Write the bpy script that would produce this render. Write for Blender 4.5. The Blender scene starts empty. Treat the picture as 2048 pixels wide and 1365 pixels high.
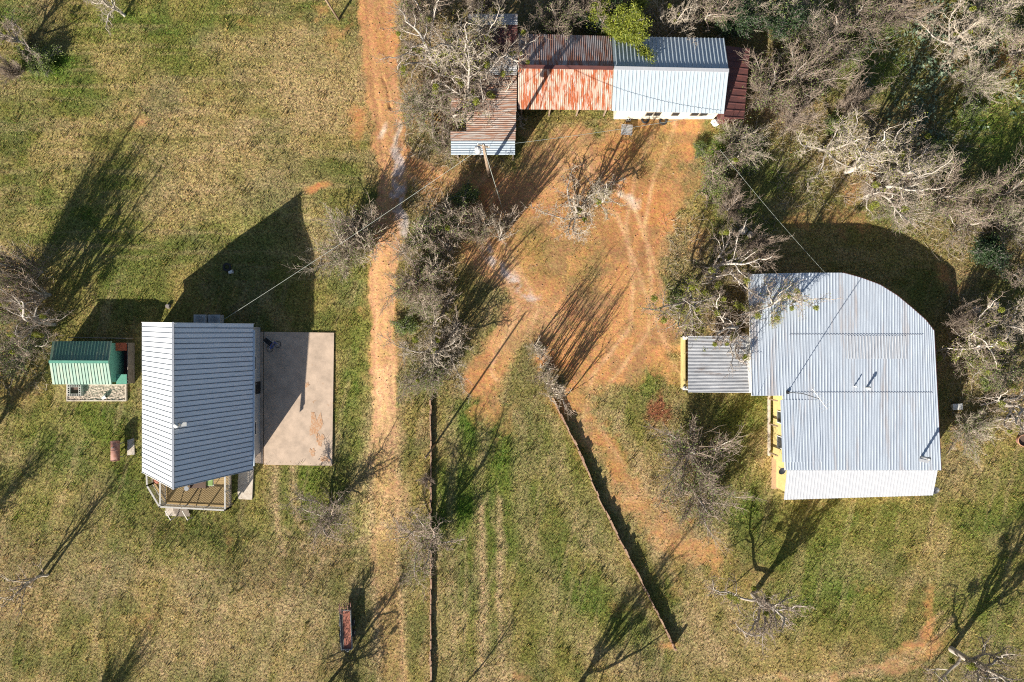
import bpy, math, random
import numpy as np
from mathutils import Vector, Matrix

R = math.radians
scene = bpy.context.scene
COL = scene.collection

# ------------------------------------------------------------------ camera, sky, sun, exposure
H = 57.0            # drone height above the yard, metres
F = 1368.0          # focal length in pixels of the 2048 px wide photograph
cam_d = bpy.data.cameras.new('camera')
cam_d.sensor_width = 36.0
cam_d.lens = F / 2048.0 * 36.0
cam_d.clip_start = 0.5
cam_d.clip_end = 4000.0
cam = bpy.data.objects.new('camera', cam_d)
cam.location = (0, 0, H)
cam.rotation_euler = (0, 0, 0)
COL.objects.link(cam)
scene.camera = cam

SUN_EL = R(24.7)
AZX, AZY = 0.565, 0.825                     # direction shadows fall on the ground
to_sun = Vector((-AZX * math.cos(SUN_EL), -AZY * math.cos(SUN_EL), math.sin(SUN_EL)))
world = bpy.data.worlds.new('World')
scene.world = world
world.use_nodes = True
wn = world.node_tree
wn.nodes.clear()
sky = wn.nodes.new('ShaderNodeTexSky')
sky.sky_type = 'NISHITA'
sky.sun_disc = False
sky.sun_elevation = SUN_EL
sky.sun_rotation = math.atan2(-AZX, -AZY)
bg = wn.nodes.new('ShaderNodeBackground')
bg.inputs['Strength'].default_value = 0.05
wo = wn.nodes.new('ShaderNodeOutputWorld')
wn.links.new(sky.outputs[0], bg.inputs[0])
wn.links.new(bg.outputs[0], wo.inputs[0])
sun_d = bpy.data.lights.new('sun', 'SUN')
sun_d.energy = 5.0
sun_d.angle = R(0.5)
sun_d.color = (1.0, 0.93, 0.82)
sun = bpy.data.objects.new('sun', sun_d)
sun.rotation_euler = to_sun.to_track_quat('Z', 'Y').to_euler()
sun.location = (-30, -40, 40)
COL.objects.link(sun)
scene.view_settings.view_transform = 'Standard'
scene.view_settings.look = 'None'
scene.view_settings.exposure = 1.12
scene.view_settings.gamma = 1.0
scene.cycles.max_bounces = 5
scene.cycles.diffuse_bounces = 3
scene.cycles.glossy_bounces = 2
scene.cycles.use_denoising = False
scene.cycles.pixel_filter_type = 'BLACKMAN_HARRIS'
scene.cycles.filter_width = 1.1

# ------------------------------------------------------------------ small helpers
rng = np.random.default_rng(7)
random.seed(7)

def sm(v, a, b):
    t = np.clip((v - a) / (b - a), 0, 1)
    return t * t * (3 - 2 * t)

_lat = {}
def noise(x, y, scale, seed=0):
    """smooth value noise 0..1, cell size = scale metres"""
    if seed not in _lat:
        _lat[seed] = np.random.default_rng(1000 + seed).random((256, 256))
    L = _lat[seed]
    u = np.asarray(x, float) / scale + 1000.3
    v = np.asarray(y, float) / scale + 1000.7
    iu = np.floor(u).astype(np.int64); iv = np.floor(v).astype(np.int64)
    fu = u - iu; fv = v - iv
    fu = fu * fu * (3 - 2 * fu); fv = fv * fv * (3 - 2 * fv)
    a = L[iu % 256, iv % 256]; b = L[(iu + 1) % 256, iv % 256]
    c = L[iu % 256, (iv + 1) % 256]; d = L[(iu + 1) % 256, (iv + 1) % 256]
    return (a * (1 - fu) + b * fu) * (1 - fv) + (c * (1 - fu) + d * fu) * fv

def fbm(x, y, scale, seed=0, n=4):
    s = 0; w = 0; a = 1.0
    for i in range(n):
        s = s + a * noise(x, y, scale / 2 ** i, seed + i); w += a; a *= 0.55
    return s / w

def gz(x, y):
    """height of the ground: flat yard with a hollow east and south of the west house"""
    x = np.asarray(x, float); y = np.asarray(y, float)
    t = 0.75 * sm(x, -26, -22) * (1 - sm(x, -13.8, -9.5)) * sm(-y, -11.2, -7.0) * (1 - sm(-y, 15.5, 22))
    t2 = 0.5 * np.exp(-((x + 26.5) / 5) ** 4 - ((y + 12.8) / 3.4) ** 4)
    near = np.exp(-(x * x + y * y) / 60.0 ** 2)
    return -np.maximum(t, t2) + near * 0.12 * (fbm(x, y, 9.0, 50, 3) - 0.5)

def P(px, py, z=0.0):
    """photograph pixel + known height -> world point"""
    k = (H - z) / F
    return ((px - 1024.0) * k, (682.5 - py) * k, z)

def PG(px, py, dz=0.0):
    z = 0.0
    for _ in range(4):
        p = P(px, py, z + dz)
        z = float(gz(p[0], p[1]))
    return (p[0], p[1], z + dz)

def mesh_from(name, V, Fc, mats=None, smooth=False, uv=None):
    me = bpy.data.meshes.new(name)
    me.from_pydata([tuple(v) for v in V], [], [tuple(f) for f in Fc])
    me.update()
    if smooth:
        me.polygons.foreach_set('use_smooth', [True] * len(me.polygons))
    if mats:
        for m in (mats if isinstance(mats, (list, tuple)) else [mats]):
            me.materials.append(m)
    return me

def obj(name, me, parent=None):
    o = bpy.data.objects.new(name, me)
    COL.objects.link(o)
    if parent is not None:
        o.parent = parent
    return o

def tag(o, label=None, cat=None, group=None, kind=None):
    if label: o['label'] = label
    if cat: o['category'] = cat
    if group: o['group'] = group
    if kind: o['kind'] = kind
    return o

def empty(name, loc, label, cat, group=None, rz=0.0):
    o = bpy.data.objects.new(name, None)
    o.empty_display_size = 0.3
    COL.objects.link(o)
    o.location = loc
    o.rotation_euler = (0, 0, rz)
    tag(o, label, cat, group)
    return o

class MB:
    """collects shapes for ONE mesh; coordinates are local to the parent"""
    def __init__(self, org=(0, 0, 0)):
        self.V = []; self.F = []; self.o = org
    def add(self, V, Fc):
        n = len(self.V)
        self.V += [(v[0] - self.o[0], v[1] - self.o[1], v[2] - self.o[2]) for v in V]
        self.F += [tuple(i + n for i in f) for f in Fc]
        return self
    def box(self, x0, x1, y0, y1, z0, z1):
        V = [(x0, y0, z0), (x1, y0, z0), (x1, y1, z0), (x0, y1, z0), (x0, y0, z1), (x1, y0, z1), (x1, y1, z1), (x0, y1, z1)]
        return self.add(V, [(3, 2, 1, 0), (4, 5, 6, 7), (0, 1, 5, 4), (1, 2, 6, 5), (2, 3, 7, 6), (3, 0, 4, 7)])
    def bar(self, a, b, w, h=None, up=(0, 0, 1)):
        h = h or w
        a = Vector(a); b = Vector(b); d = (b - a).normalized()
        u = Vector(up)
        if abs(d.dot(u)) > 0.98: u = Vector((1, 0, 0))
        s = d.cross(u).normalized(); u = s.cross(d).normalized()
        V = []
        for p in (a, b):
            for i, j in ((-1, -1), (1, -1), (1, 1), (-1, 1)):
                V.append(p + s * (i * w / 2) + u * (j * h / 2))
        return self.add(V, [(0, 1, 2, 3), (7, 6, 5, 4), (0, 4, 5, 1), (1, 5, 6, 2), (2, 6, 7, 3), (3, 7, 4, 0)])
    def tube(self, pts, rad, n=8, caps=True):
        pts = [Vector(p) for p in pts]
        if not isinstance(rad, (list, tuple)): rad = [rad] * len(pts)
        V = []; Fc = []
        for i, p in enumerate(pts):
            d = (pts[min(i + 1, len(pts) - 1)] - pts[max(i - 1, 0)]).normalized()
            u = Vector((0, 0, 1)) if abs(d.z) < 0.9 else Vector((1, 0, 0))
            s = d.cross(u).normalized(); u = s.cross(d)
            for k in range(n):
                a = 2 * math.pi * k / n
                V.append(p + (s * math.cos(a) + u * math.sin(a)) * rad[i])
        for i in range(len(pts) - 1):
            for k in range(n):
                Fc.append((i * n + k, i * n + (k + 1) % n, (i + 1) * n + (k + 1) % n, (i + 1) * n + k))
        if caps:
            Fc.append(tuple(range(n - 1, -1, -1)))
            Fc.append(tuple((len(pts) - 1) * n + k for k in range(n)))
        return self.add(V, Fc)
    def prism(self, poly, z0, z1):
        n = len(poly)
        zs0 = z0 if isinstance(z0, (list, tuple)) else [z0] * n
        zs1 = z1 if isinstance(z1, (list, tuple)) else [z1] * n
        V = [(p[0], p[1], z) for p, z in zip(poly, zs0)] + [(p[0], p[1], z) for p, z in zip(poly, zs1)]
        Fc = [tuple(range(n - 1, -1, -1)), tuple(range(n, 2 * n))]
        for i in range(n):
            j = (i + 1) % n
            Fc.append((i, j, n + j, n + i))
        return self.add(V, Fc)
    def ring(self, c, r, t, n=20, axis='z'):
        """torus"""
        V = []; Fc = []; m = 6
        for i in range(n):
            a = 2 * math.pi * i / n
            for j in range(m):
                b = 2 * math.pi * j / m
                q = (r + t * math.cos(b))
                x, y, z = q * math.cos(a), q * math.sin(a), t * math.sin(b)
                if axis == 'x': x, y, z = z, x, y
                if axis == 'y': x, y, z = x, z, y
                V.append((c[0] + x, c[1] + y, c[2] + z))
        for i in range(n):
            for j in range(m):
                Fc.append((i * m + j, ((i + 1) % n) * m + j, ((i + 1) % n) * m + (j + 1) % m, i * m + (j + 1) % m))
        return self.add(V, Fc)
    def build_each(self, name, m, parent=None):
        """every box (8 corners) becomes a mesh of its own"""
        out = []
        for k in range(len(self.V) // 8):
            fs = [tuple(i - 8 * k for i in f) for f in self.F if 8 * k <= f[0] < 8 * k + 8]
            out.append(obj(name, mesh_from(name, self.V[8 * k:8 * k + 8], fs, m), parent))
        return out
    def build(self, name, m, parent=None, smooth=False):
        return obj(name, mesh_from(name, self.V, self.F, m, smooth), parent)

# ------------------------------------------------------------------ materials
def newmat(name):
    m = bpy.data.materials.new(name); m.use_nodes = True
    nt = m.node_tree; nt.nodes.clear()
    out = nt.nodes.new('ShaderNodeOutputMaterial')
    b = nt.nodes.new('ShaderNodeBsdfPrincipled')
    nt.links.new(b.outputs[0], out.inputs[0])
    return m, nt, b

def mat(name, c1, c2=None, scale=3.0, rough=0.8, metal=0.0, stretch=(1, 1, 1), detail=6, lo=0.35, hi=0.65, bump=0.0, spec=0.4, c3=None, scale3=0.7, lo3=0.55, hi3=0.7):
    m, nt, b = newmat(name)
    b.inputs['Roughness'].default_value = rough
    b.inputs['Metallic'].default_value = metal
    b.inputs['Specular IOR Level'].default_value = spec
    tc = nt.nodes.new('ShaderNodeTexCoord'); mp = nt.nodes.new('ShaderNodeMapping')
    mp.inputs['Scale'].default_value = stretch
    nt.links.new(tc.outputs['Object'], mp.inputs[0])
    nz = nt.nodes.new('ShaderNodeTexNoise'); nz.inputs['Scale'].default_value = scale; nz.inputs['Detail'].default_value = detail
    nz.inputs['Roughness'].default_value = 0.65
    nt.links.new(mp.outputs[0], nz.inputs['Vector'])
    mr = nt.nodes.new('ShaderNodeMapRange')
    mr.inputs['From Min'].default_value = lo; mr.inputs['From Max'].default_value = hi
    nt.links.new(nz.outputs[0], mr.inputs[0])
    mx = nt.nodes.new('ShaderNodeMix'); mx.data_type = 'RGBA'
    c2 = c2 or tuple(c * 0.8 for c in c1)
    mx.inputs[6].default_value = (*c1, 1); mx.inputs[7].default_value = (*c2, 1)
    nt.links.new(mr.outputs[0], mx.inputs[0])
    last = mx.outputs[2]
    if c3:
        n3 = nt.nodes.new('ShaderNodeTexNoise'); n3.inputs['Scale'].default_value = scale3; n3.inputs['Detail'].default_value = 8
        n3.inputs['Roughness'].default_value = 0.7
        nt.links.new(mp.outputs[0], n3.inputs['Vector'])
        r3 = nt.nodes.new('ShaderNodeMapRange'); r3.inputs['From Min'].default_value = lo3; r3.inputs['From Max'].default_value = hi3
        nt.links.new(n3.outputs[0], r3.inputs[0])
        m3 = nt.nodes.new('ShaderNodeMix'); m3.data_type = 'RGBA'
        nt.links.new(r3.outputs[0], m3.inputs[0]); nt.links.new(last, m3.inputs[6]); m3.inputs[7].default_value = (*c3, 1)
        last = m3.outputs[2]
    nt.links.new(last, b.inputs['Base Color'])
    if bump:
        bp = nt.nodes.new('ShaderNodeBump'); bp.inputs['Strength'].default_value = bump; bp.inputs['Distance'].default_value = 0.03
        nt.links.new(nz.outputs[0], bp.inputs['Height']); nt.links.new(bp.outputs[0], b.inputs['Normal'])
    return m

M = {}
M['house_metal'] = mat('pale_blue_grey_metal', (0.80, 0.83, 0.86), (0.70, 0.73, 0.77), 1.3, 0.45, 0.0, stretch=(0.5, 2.5, 1), lo=0.25, hi=0.75, c3=(0.52, 0.54, 0.56), scale3=0.6, lo3=0.56, hi3=0.75)
M['seam'] = mat('seam_metal', (0.30, 0.32, 0.36), None, 6, 0.45)
M['galv'] = mat('galvanised_sheet', (0.56, 0.62, 0.69), (0.43, 0.48, 0.55), 1.6, 0.42, 0.1, stretch=(3.5, 0.30, 1), lo=0.32, hi=0.68, c3=(0.44, 0.38, 0.35), scale3=0.45, lo3=0.52, hi3=0.74)
M['galv_new'] = mat('new_galvanised_sheet', (0.41, 0.47, 0.52), (0.35, 0.41, 0.46), 2.5, 0.4, 0.1, stretch=(3.5, 0.4, 1))
M['galv_lean'] = mat('pale_sheet', (0.50, 0.51, 0.53), (0.42, 0.43, 0.46), 3, 0.45, 0.1, stretch=(3.5, 0.5, 1))
M['galv_old'] = mat('weathered_carport_sheet', (0.46, 0.47, 0.49), (0.30, 0.31, 0.33), 1.2, 0.5, 0.1, stretch=(0.5, 2.2, 1), lo=0.35, hi=0.62, c3=(0.20, 0.16, 0.14), scale3=0.8, lo3=0.55, hi3=0.72)
M['galv_patch'] = mat('brownish_patch_sheet', (0.54, 0.57, 0.61), (0.41, 0.42, 0.45), 2.0, 0.5, 0.1, stretch=(3.5, 0.5, 1))
M['rust_roof'] = mat('rusty_sheet', (0.44, 0.31, 0.24), (0.33, 0.085, 0.028), 1.5, 0.75, stretch=(3.4, 0.42, 1), detail=10, lo=0.47, hi=0.55, c3=(0.52, 0.47, 0.44), scale3=2.2, lo3=0.56, hi3=0.62)
M['rust_dark'] = mat('dark_rusty_sheet', (0.36, 0.33, 0.33), (0.26, 0.11, 0.07), 1.0, 0.75, stretch=(3.2, 0.5, 1), detail=10, lo=0.42, hi=0.6)
M['rust_stripe'] = mat('rust_striped_sheet', (0.33, 0.29, 0.26), (0.26, 0.13, 0.08), 2.6, 0.75, stretch=(0.35, 3.4, 1), detail=8, lo=0.42, hi=0.56)
M['grey_sheet'] = mat('weathered_grey_sheet', (0.42, 0.44, 0.46), (0.30, 0.28, 0.27), 1.4, 0.6, 0.1, stretch=(0.5, 2, 1), c3=(0.33, 0.16, 0.10), scale3=0.7, lo3=0.58, hi3=0.68)
M['red_sheet'] = mat('red_brown_sheet', (0.15, 0.055, 0.045), (0.09, 0.04, 0.04), 2, 0.7, stretch=(1, 2, 1))
M['maroon'] = mat('maroon_sheet', (0.11, 0.05, 0.055), (0.15, 0.05, 0.04), 2, 0.6)
M['green_sheet'] = mat('green_sheet', (0.14, 0.27, 0.20), (0.10, 0.21, 0.16), 2.5, 0.5, stretch=(3, 0.5, 1), c3=(0.26, 0.31, 0.22), scale3=0.8, lo3=0.48, hi3=0.66)
M['green_trim'] = mat('green_trim', (0.12, 0.34, 0.25), None, 4, 0.5)
M['wall_white'] = mat('white_wall', (0.66, 0.62, 0.52), (0.55, 0.50, 0.40), 3, 0.85)
M['wall_yellow'] = mat('yellow_wall', (0.62, 0.50, 0.22), (0.52, 0.42, 0.18), 2, 0.85)
M['wall_grey'] = mat('grey_siding', (0.42, 0.44, 0.46), None, 3, 0.8)
M['wood_old'] = mat('weathered_board', (0.26, 0.22, 0.18), (0.16, 0.13, 0.10), 5, 0.9, stretch=(4, 0.6, 1))
M['wood_deck'] = mat('deck_board', (0.36, 0.25, 0.11), (0.27, 0.19, 0.09), 4, 0.8, stretch=(0.6, 5, 1))
M['rail'] = mat('grey_rail_wood', (0.48, 0.46, 0.42), (0.38, 0.36, 0.33), 6, 0.8)
M['concrete'] = mat('concrete', (0.56, 0.43, 0.325), (0.38, 0.295, 0.225), 0.9, 0.9, detail=11, c3=(0.34, 0.20, 0.11), scale3=1.1, lo3=0.62, hi3=0.70)
M['concrete_pale'] = mat('pale_concrete', (0.58, 0.52, 0.44), (0.42, 0.35, 0.28), 3, 0.9, detail=10)
M['block'] = mat('concrete_block', (0.52, 0.49, 0.46), (0.40, 0.38, 0.35), 8, 0.95)
M['pen_red'] = mat('orange_red_sheet', (0.60, 0.13, 0.05), (0.40, 0.10, 0.05), 3, 0.7)
M['stone'] = mat('wall_stone', (0.42, 0.29, 0.19), (0.24, 0.13, 0.09), 2.6, 0.95, bump=0.6)
M['dark'] = mat('dark_void', (0.02, 0.02, 0.022), None, 3, 0.7)
M['glass'] = mat('window_glass', (0.04, 0.05, 0.06), None, 3, 0.1)
M['white'] = mat('white_paint', (0.75, 0.74, 0.70), None, 5, 0.6)
M['pole'] = mat('pole_wood', (0.30, 0.22, 0.15), (0.20, 0.14, 0.10), 8, 0.9, stretch=(2, 2, 0.4))
M['steel'] = mat('grey_steel', (0.40, 0.41, 0.42), None, 6, 0.4, 0.4)
M['rust_tank'] = mat('rusty_tank', (0.34, 0.20, 0.17), (0.26, 0.10, 0.06), 3, 0.7, c3=(0.36, 0.30, 0.30), scale3=1.2)
M['trailer_bed'] = mat('rusty_red_bed', (0.42, 0.15, 0.09), (0.24, 0.08, 0.05), 3, 0.75)
M['trailer_rim'] = mat('grey_rim', (0.26, 0.30, 0.30), (0.18, 0.17, 0.17), 5, 0.6)
M['rubber'] = mat('rubber', (0.03, 0.03, 0.032), None, 5, 0.8)
M['blue'] = mat('blue_paint', (0.05, 0.12, 0.50), None, 5, 0.4)
M['cable'] = mat('grey_cable', (0.34, 0.37, 0.33), None, 5, 0.6)
M['cable_dark'] = mat('black_cable', (0.06, 0.06, 0.06), None, 5, 0.6)
M['dish'] = mat('dark_dish', (0.035, 0.038, 0.045), None, 5, 0.5)
M['cushion'] = mat('green_cushion', (0.20, 0.30, 0.10), None, 5, 0.9)
M['brown'] = mat('brown_wicker', (0.12, 0.08, 0.06), None, 15, 0.9)
M['gravel'] = mat('bed_gravel', (0.50, 0.42, 0.34), (0.20, 0.16, 0.12), 9, 0.95, detail=10, lo=0.4, hi=0.6, bump=0.6)
# bark: every tree mesh carries its own tint
def bark_mat(name, c1, c2):
    m = mat(name, c1, c2, 1.7, 0.9, lo=0.35, hi=0.65)
    nt = m.node_tree; b = nt.nodes['Principled BSDF']
    oi = nt.nodes.new('ShaderNodeObjectInfo'); hs = nt.nodes.new('ShaderNodeHueSaturation')
    mr = nt.nodes.new('ShaderNodeMapRange'); mr.inputs['To Min'].default_value = 0.8; mr.inputs['To Max'].default_value = 1.2
    nt.links.new(oi.outputs['Random'], mr.inputs[0]); nt.links.new(mr.outputs[0], hs.inputs['Value'])
    l = b.inputs['Base Color'].links[0]; src = l.from_socket; nt.links.remove(l)
    nt.links.new(src, hs.inputs['Color']); nt.links.new(hs.outputs[0], b.inputs['Base Color'])
    return m
M['bark'] = bark_mat('pale_bark', (0.46, 0.42, 0.37), (0.30, 0.26, 0.22))
M['bark_dark'] = bark_mat('dark_bark', (0.24, 0.21, 0.19), (0.14, 0.12, 0.11))
M['twig'] = bark_mat('grey_twigs', (0.36, 0.285, 0.225), (0.22, 0.17, 0.13))
M['twig_pale'] = bark_mat('pale_twigs', (0.50, 0.43, 0.34), (0.33, 0.275, 0.215))

def leaf_mat(name, c1, c2):
    m, nt, b = newmat(name)
    b.inputs['Roughness'].default_value = 0.6
    a = nt.nodes.new('ShaderNodeAttribute'); a.attribute_name = 'shade'
    mx = nt.nodes.new('ShaderNodeMix'); mx.data_type = 'RGBA'
    mx.inputs[6].default_value = (*c1, 1); mx.inputs[7].default_value = (*c2, 1)
    nt.links.new(a.outputs['Fac'], mx.inputs[0]); nt.links.new(mx.outputs[2], b.inputs['Base Color'])
    tr = nt.nodes.new('ShaderNodeBsdfTranslucent'); nt.links.new(mx.outputs[2], tr.inputs[0])
    ms = nt.nodes.new('ShaderNodeMixShader'); ms.inputs[0].default_value = 0.3
    nt.links.new(b.outputs[0], ms.inputs[1]); nt.links.new(tr.outputs[0], ms.inputs[2])
    nt.links.new(ms.outputs[0], nt.nodes['Material Output'].inputs[0])
    return m
M['mistletoe'] = leaf_mat('mistletoe_leaf', (0.16, 0.20, 0.02), (0.30, 0.30, 0.04))
M['leaf'] = leaf_mat('evergreen_leaf', (0.07, 0.11, 0.012), (0.30, 0.32, 0.035))
M['leaf_dark'] = leaf_mat('dark_leaf', (0.02, 0.05, 0.02), (0.06, 0.10, 0.03))
M['leaf_light'] = leaf_mat('light_leaf', (0.12, 0.19, 0.05), (0.24, 0.28, 0.07))
M['cactus'] = leaf_mat('cactus_pad', (0.10, 0.16, 0.09), (0.24, 0.30, 0.20))

# ------------------------------------------------------------------ ground: where earth, grass, gravel and litter lie
def seg_dist(x, y, pts):
    """distance and signed side to a polyline given in photograph pixels"""
    best = np.full(np.shape(x), 1e9); side = np.zeros(np.shape(x))
    for (ax, ay), (bx, by) in zip(pts[:-1], pts[1:]):
        dx, dy = bx - ax, by - ay
        L = dx * dx + dy * dy
        t = np.clip(((x - ax) * dx + (y - ay) * dy) / L, 0, 1)
        ex = x - (ax + t * dx); ey = y - (ay + t * dy)
        d = np.hypot(ex, ey)
        cr = (dx * ey - dy * ex) / math.sqrt(L)
        m = d < best
        best = np.where(m, d, best); side = np.where(m, np.sign(cr) * d, side)
    return best, side

def in_poly(x, y, poly):
    ins = np.zeros(np.shape(x), bool)
    n = len(poly); j = n - 1
    for i in range(n):
        xi, yi = poly[i]; xj, yj = poly[j]
        if yi != yj:
            ins ^= ((yi > y) != (yj > y)) & (x < (xj - xi) * (y - yi) / (yj - yi) + xi)
        j = i
    return ins

def blob(x, y, cx, cy, rx, ry, rot=0.0):
    c, s = math.cos(R(rot)), math.sin(R(rot))
    u = ((x - cx) * c + (y - cy) * s) / rx; v = (-(x - cx) * s + (y - cy) * c) / ry
    return np.clip(1.25 - np.sqrt(u * u + v * v), 0, 1)

ROAD = [(752, -80), (752, 0), (754, 60), (760, 140), (772, 220), (784, 300), (784, 380), (772, 460), (764, 540), (766, 620), (764, 700), (768, 780), (772, 860), (772, 940), (772, 1020), (765, 1100), (778, 1200), (788, 1300), (792, 1440)]
BRANCH = [(800, 300), (840, 350), (900, 380), (950, 430), (990, 500), (1040, 580), (1060, 610), (1030, 650), (990, 710), (960, 760)]
YARD = [(1040, 262), (1120, 235), (1300, 245), (1420, 250), (1395, 330), (1400, 420), (1350, 480), (1320, 560), (1330, 640), (1370, 690), (1368, 760), (1270, 762), (1190, 770), (1120, 760), (1060, 690), (1000, 650), (960, 560), (900, 450), (850, 400), (860, 360), (960, 340), (1020, 330)]
LANE = [(1130, 790), (1180, 870), (1240, 960), (1290, 1020), (1350, 1080), (1420, 1110)]
PALE = [(796, 300), (797, 360), (793, 420), (800, 470)]
PALE2 = [(955, 460), (985, 510), (1020, 555), (1060, 600)]
FENCE1 = [(862, 800), (862, 1380)]
FENCE2 = [(1106, 795), (1125, 838), (1157, 900), (1199, 1000), (1281, 1160), (1346, 1290)]
EARTH = [(630, 377, 34, 18, -15, 1.0), (310, 268, 10, 5, 40, 0.0), (272, 250, 22, 20, 0, 0.5), (700, 70, 60, 60, 0, 0.35), (500, 30, 40, 30, 0, 0.3),
         (720, 240, 36, 60, 0, 0.7), (650, 30, 50, 40, 0, 0.4), (1845, 1205, 26, 30, 0, 0.6), (1838, 1270, 14, 52, 33, 1.0), (1860, 1290, 40, 30, 0, 0.6),
         (1255, 965, 22, 45, -25, 0.7), (1330, 1060, 60, 45, 30, 0.7), (1420, 1110, 45, 25, 0, 0.5), (1240, 1190, 20, 50, 0, 0.2), (1330, 1180, 40, 60, 0, 0.25),
         (1700, 440, 60, 40, 0, 0.7), (1600, 440, 40, 25, 0, 0.6), (1720, 370, 30, 40, 0, 0.6), (1390, 470, 40, 60, 0, 0.5), (1750, 1340, 120, 14, -5, 0.7), (1560, 1355, 90, 10, 0, 0.5),
         (1800, 1330, 40, 20, 0, 0.5), (720, 600, 16, 30, 0, 0.5), (860, 330, 50, 40, 0, 0.5), (900, 200, 90, 110, 0, 0.4), (1930, 890, 60, 30, 0, 0.3), (1900, 570, 20, 60, -35, 0.7),
         (1560, 230, 80, 50, 0, 0.4), (1460, 240, 40, 20, 0, 0.7), (980, 800, 26, 60, 20, 0.7), (1010, 860, 20, 60, 20, 0.3), (2020, 120, 50, 40, 0, 0.4),
         (1700, 1170, 60, 20, 0, 0.25), (1500, 1150, 60, 40, 0, 0.25), (400, 1065, 60, 12, 0, 0.35), (440, 1085, 30, 25, 0, 0.3), (280, 1250, 30, 20, 0, 0.3), (160, 1250, 25, 20, 0, 0.3), (1335, 1300, 20, 12, 0, 0.6), (1040, 1350, 24, 12, 0, 0.6), (20, 740, 60, 90, 0, 0.25), (30, 560, 50, 60, 0, 0.35)]
GREEN = [(90, 130, 70, 50, 0, 1.0), (30, 30, 50, 40, 0, 0.8), (250, 60, 120, 60, 0, 0.6), (130, 180, 110, 70, 0, 0.4), (60, 250, 80, 120, 0, 0.25), (330, 90, 140, 90, 0, 0.35), (420, 40, 100, 60, 0, 0.35),
         (955, 860, 55, 70, 0, 1.0), (920, 1010, 60, 90, 0, 0.9), (1010, 950, 70, 100, 0, 0.7), (990, 1060, 120, 120, 0, 0.45), (1150, 1000, 90, 180, -25, 0.45), (950, 1200, 90, 150, 0, 0.4), (1150, 1200, 150, 120, 0, 0.45),
         (600, 960, 60, 110, 0, 0.6), (700, 1030, 50, 80, 0, 0.5), (700, 800, 30, 160, 0, 0.6), (400, 1080, 170, 60, 0, 0.45), (560, 1070, 100, 50, 0, 0.4), (120, 900, 110, 100, 0, 0.6), (60, 1000, 80, 100, 0, 0.4), (200, 850, 80, 60, 0, 0.6), (260, 990, 60, 80, 0, 0.5), (180, 470, 130, 160, -30, 0.55), (250, 330, 100, 120, 0, 0.25),
         (500, 480, 120, 120, 0, 0.4), (1640, 1150, 120, 110, 10, 0.7), (1580, 1220, 90, 60, 0, 0.5), (1480, 1000, 70, 80, 0, 0.5), (1700, 1050, 180, 60, 0, 0.4), (1960, 1200, 90, 120, 0, 0.5), (1960, 1040, 100, 60, 0, 0.4), (2000, 950, 60, 60, 0, 0.3),
         (1480, 830, 90, 50, 0, 0.5), (1290, 780, 50, 30, 0, 0.5), (1240, 830, 30, 40, 0, 0.3), (1165, 545, 60, 60, -35, 0.4), (1060, 500, 40, 60, 0, 0.6), (1300, 310, 60, 50, 0, 0.35), (1000, 310, 90, 30, 0, 0.6), (850, 620, 40, 60, 0, 0.8), (840, 760, 40, 60, 0, 0.6), (690, 560, 40, 50, 0, 0.5),
         (1770, 130, 130, 110, 0, 0.8), (1960, 260, 120, 140, 0, 0.7), (1880, 330, 90, 120, 0, 0.5), (1600, 50, 120, 60, 0, 0.5), (1960, 60, 120, 60, 0, 0.5), (1500, 440, 80, 60, 0, 0.6), (1560, 350, 60, 70, 0, 0.6), (1450, 280, 60, 60, 0, 0.7), (1980, 620, 60, 60, 0, 0.4), (1930, 800, 60, 60, 0, 0.4), (1760, 430, 110, 20, 15, 0.5), (1340, 590, 60, 60, 0, 0.5), (1250, 55, 220, 60, 0, 0.3), (1310, 1250, 80, 80, 0, 0.4), (1740, 540, 180, 80, 20, 0.25)]
GRASSY = [(1060, 490, 60, 70, -30, .8), (1165, 545, 60, 70, -35, 0.7), (1310, 315, 60, 60, 0, .7), (1000, 325, 90, 34, 0, .9), (1150, 440, 80, 80, 0, .6), (1230, 280, 40, 50, 0, .5), (1290, 600, 40, 60, 0, .4), (880, 400, 40, 70, 0, .7), (1040, 720, 50, 70, 0, .6), (1380, 430, 50, 80, 0, .5), (1130, 300, 60, 30, 0, .4), (1040, 280, 30, 60, 0, .5)]
DRY = [(520, 1200, 220, 140, 0, 0.6), (430, 1300, 200, 90, 0, 0.5), (740, 1030, 40, 120, 0, 0.7), (790, 950, 30, 120, 0, 0.8), (780, 1220, 60, 160, 0, 0.6), (600, 1110, 110, 40, 0, 0.7), (545, 1000, 16, 90, 0, 0.8), (575, 980, 12, 80, 0, 0.5), (1370, 1080, 80, 60, 0, 0.6), (1180, 820, 60, 60, 0, 0.6), (968, 1180, 9, 190, 0, 0.9), (1002, 1150, 9, 170, 0, 0.9), (880, 1250, 40, 150, 0, .5), (1230, 1100, 40, 150, -25, .35), (1015, 1280, 10, 120, 0, 0.4), (450, 280, 200, 120, 0, 0.35), (600, 160, 140, 120, 0, 0.5), (500, 370, 160, 80, 0, 0.4), (250, 1100, 200, 90, 0, 0.25), (1700, 1130, 90, 40, 0, 0.4), (1450, 1280, 120, 90, 0, 0.5), (1900, 1160, 90, 40, 0, 0.4), (1650, 960, 60, 60, 0, 0.3), (1950, 960, 90, 40, 0, 0.4), (620, 440, 40, 60, 0, 0.4)]
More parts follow.
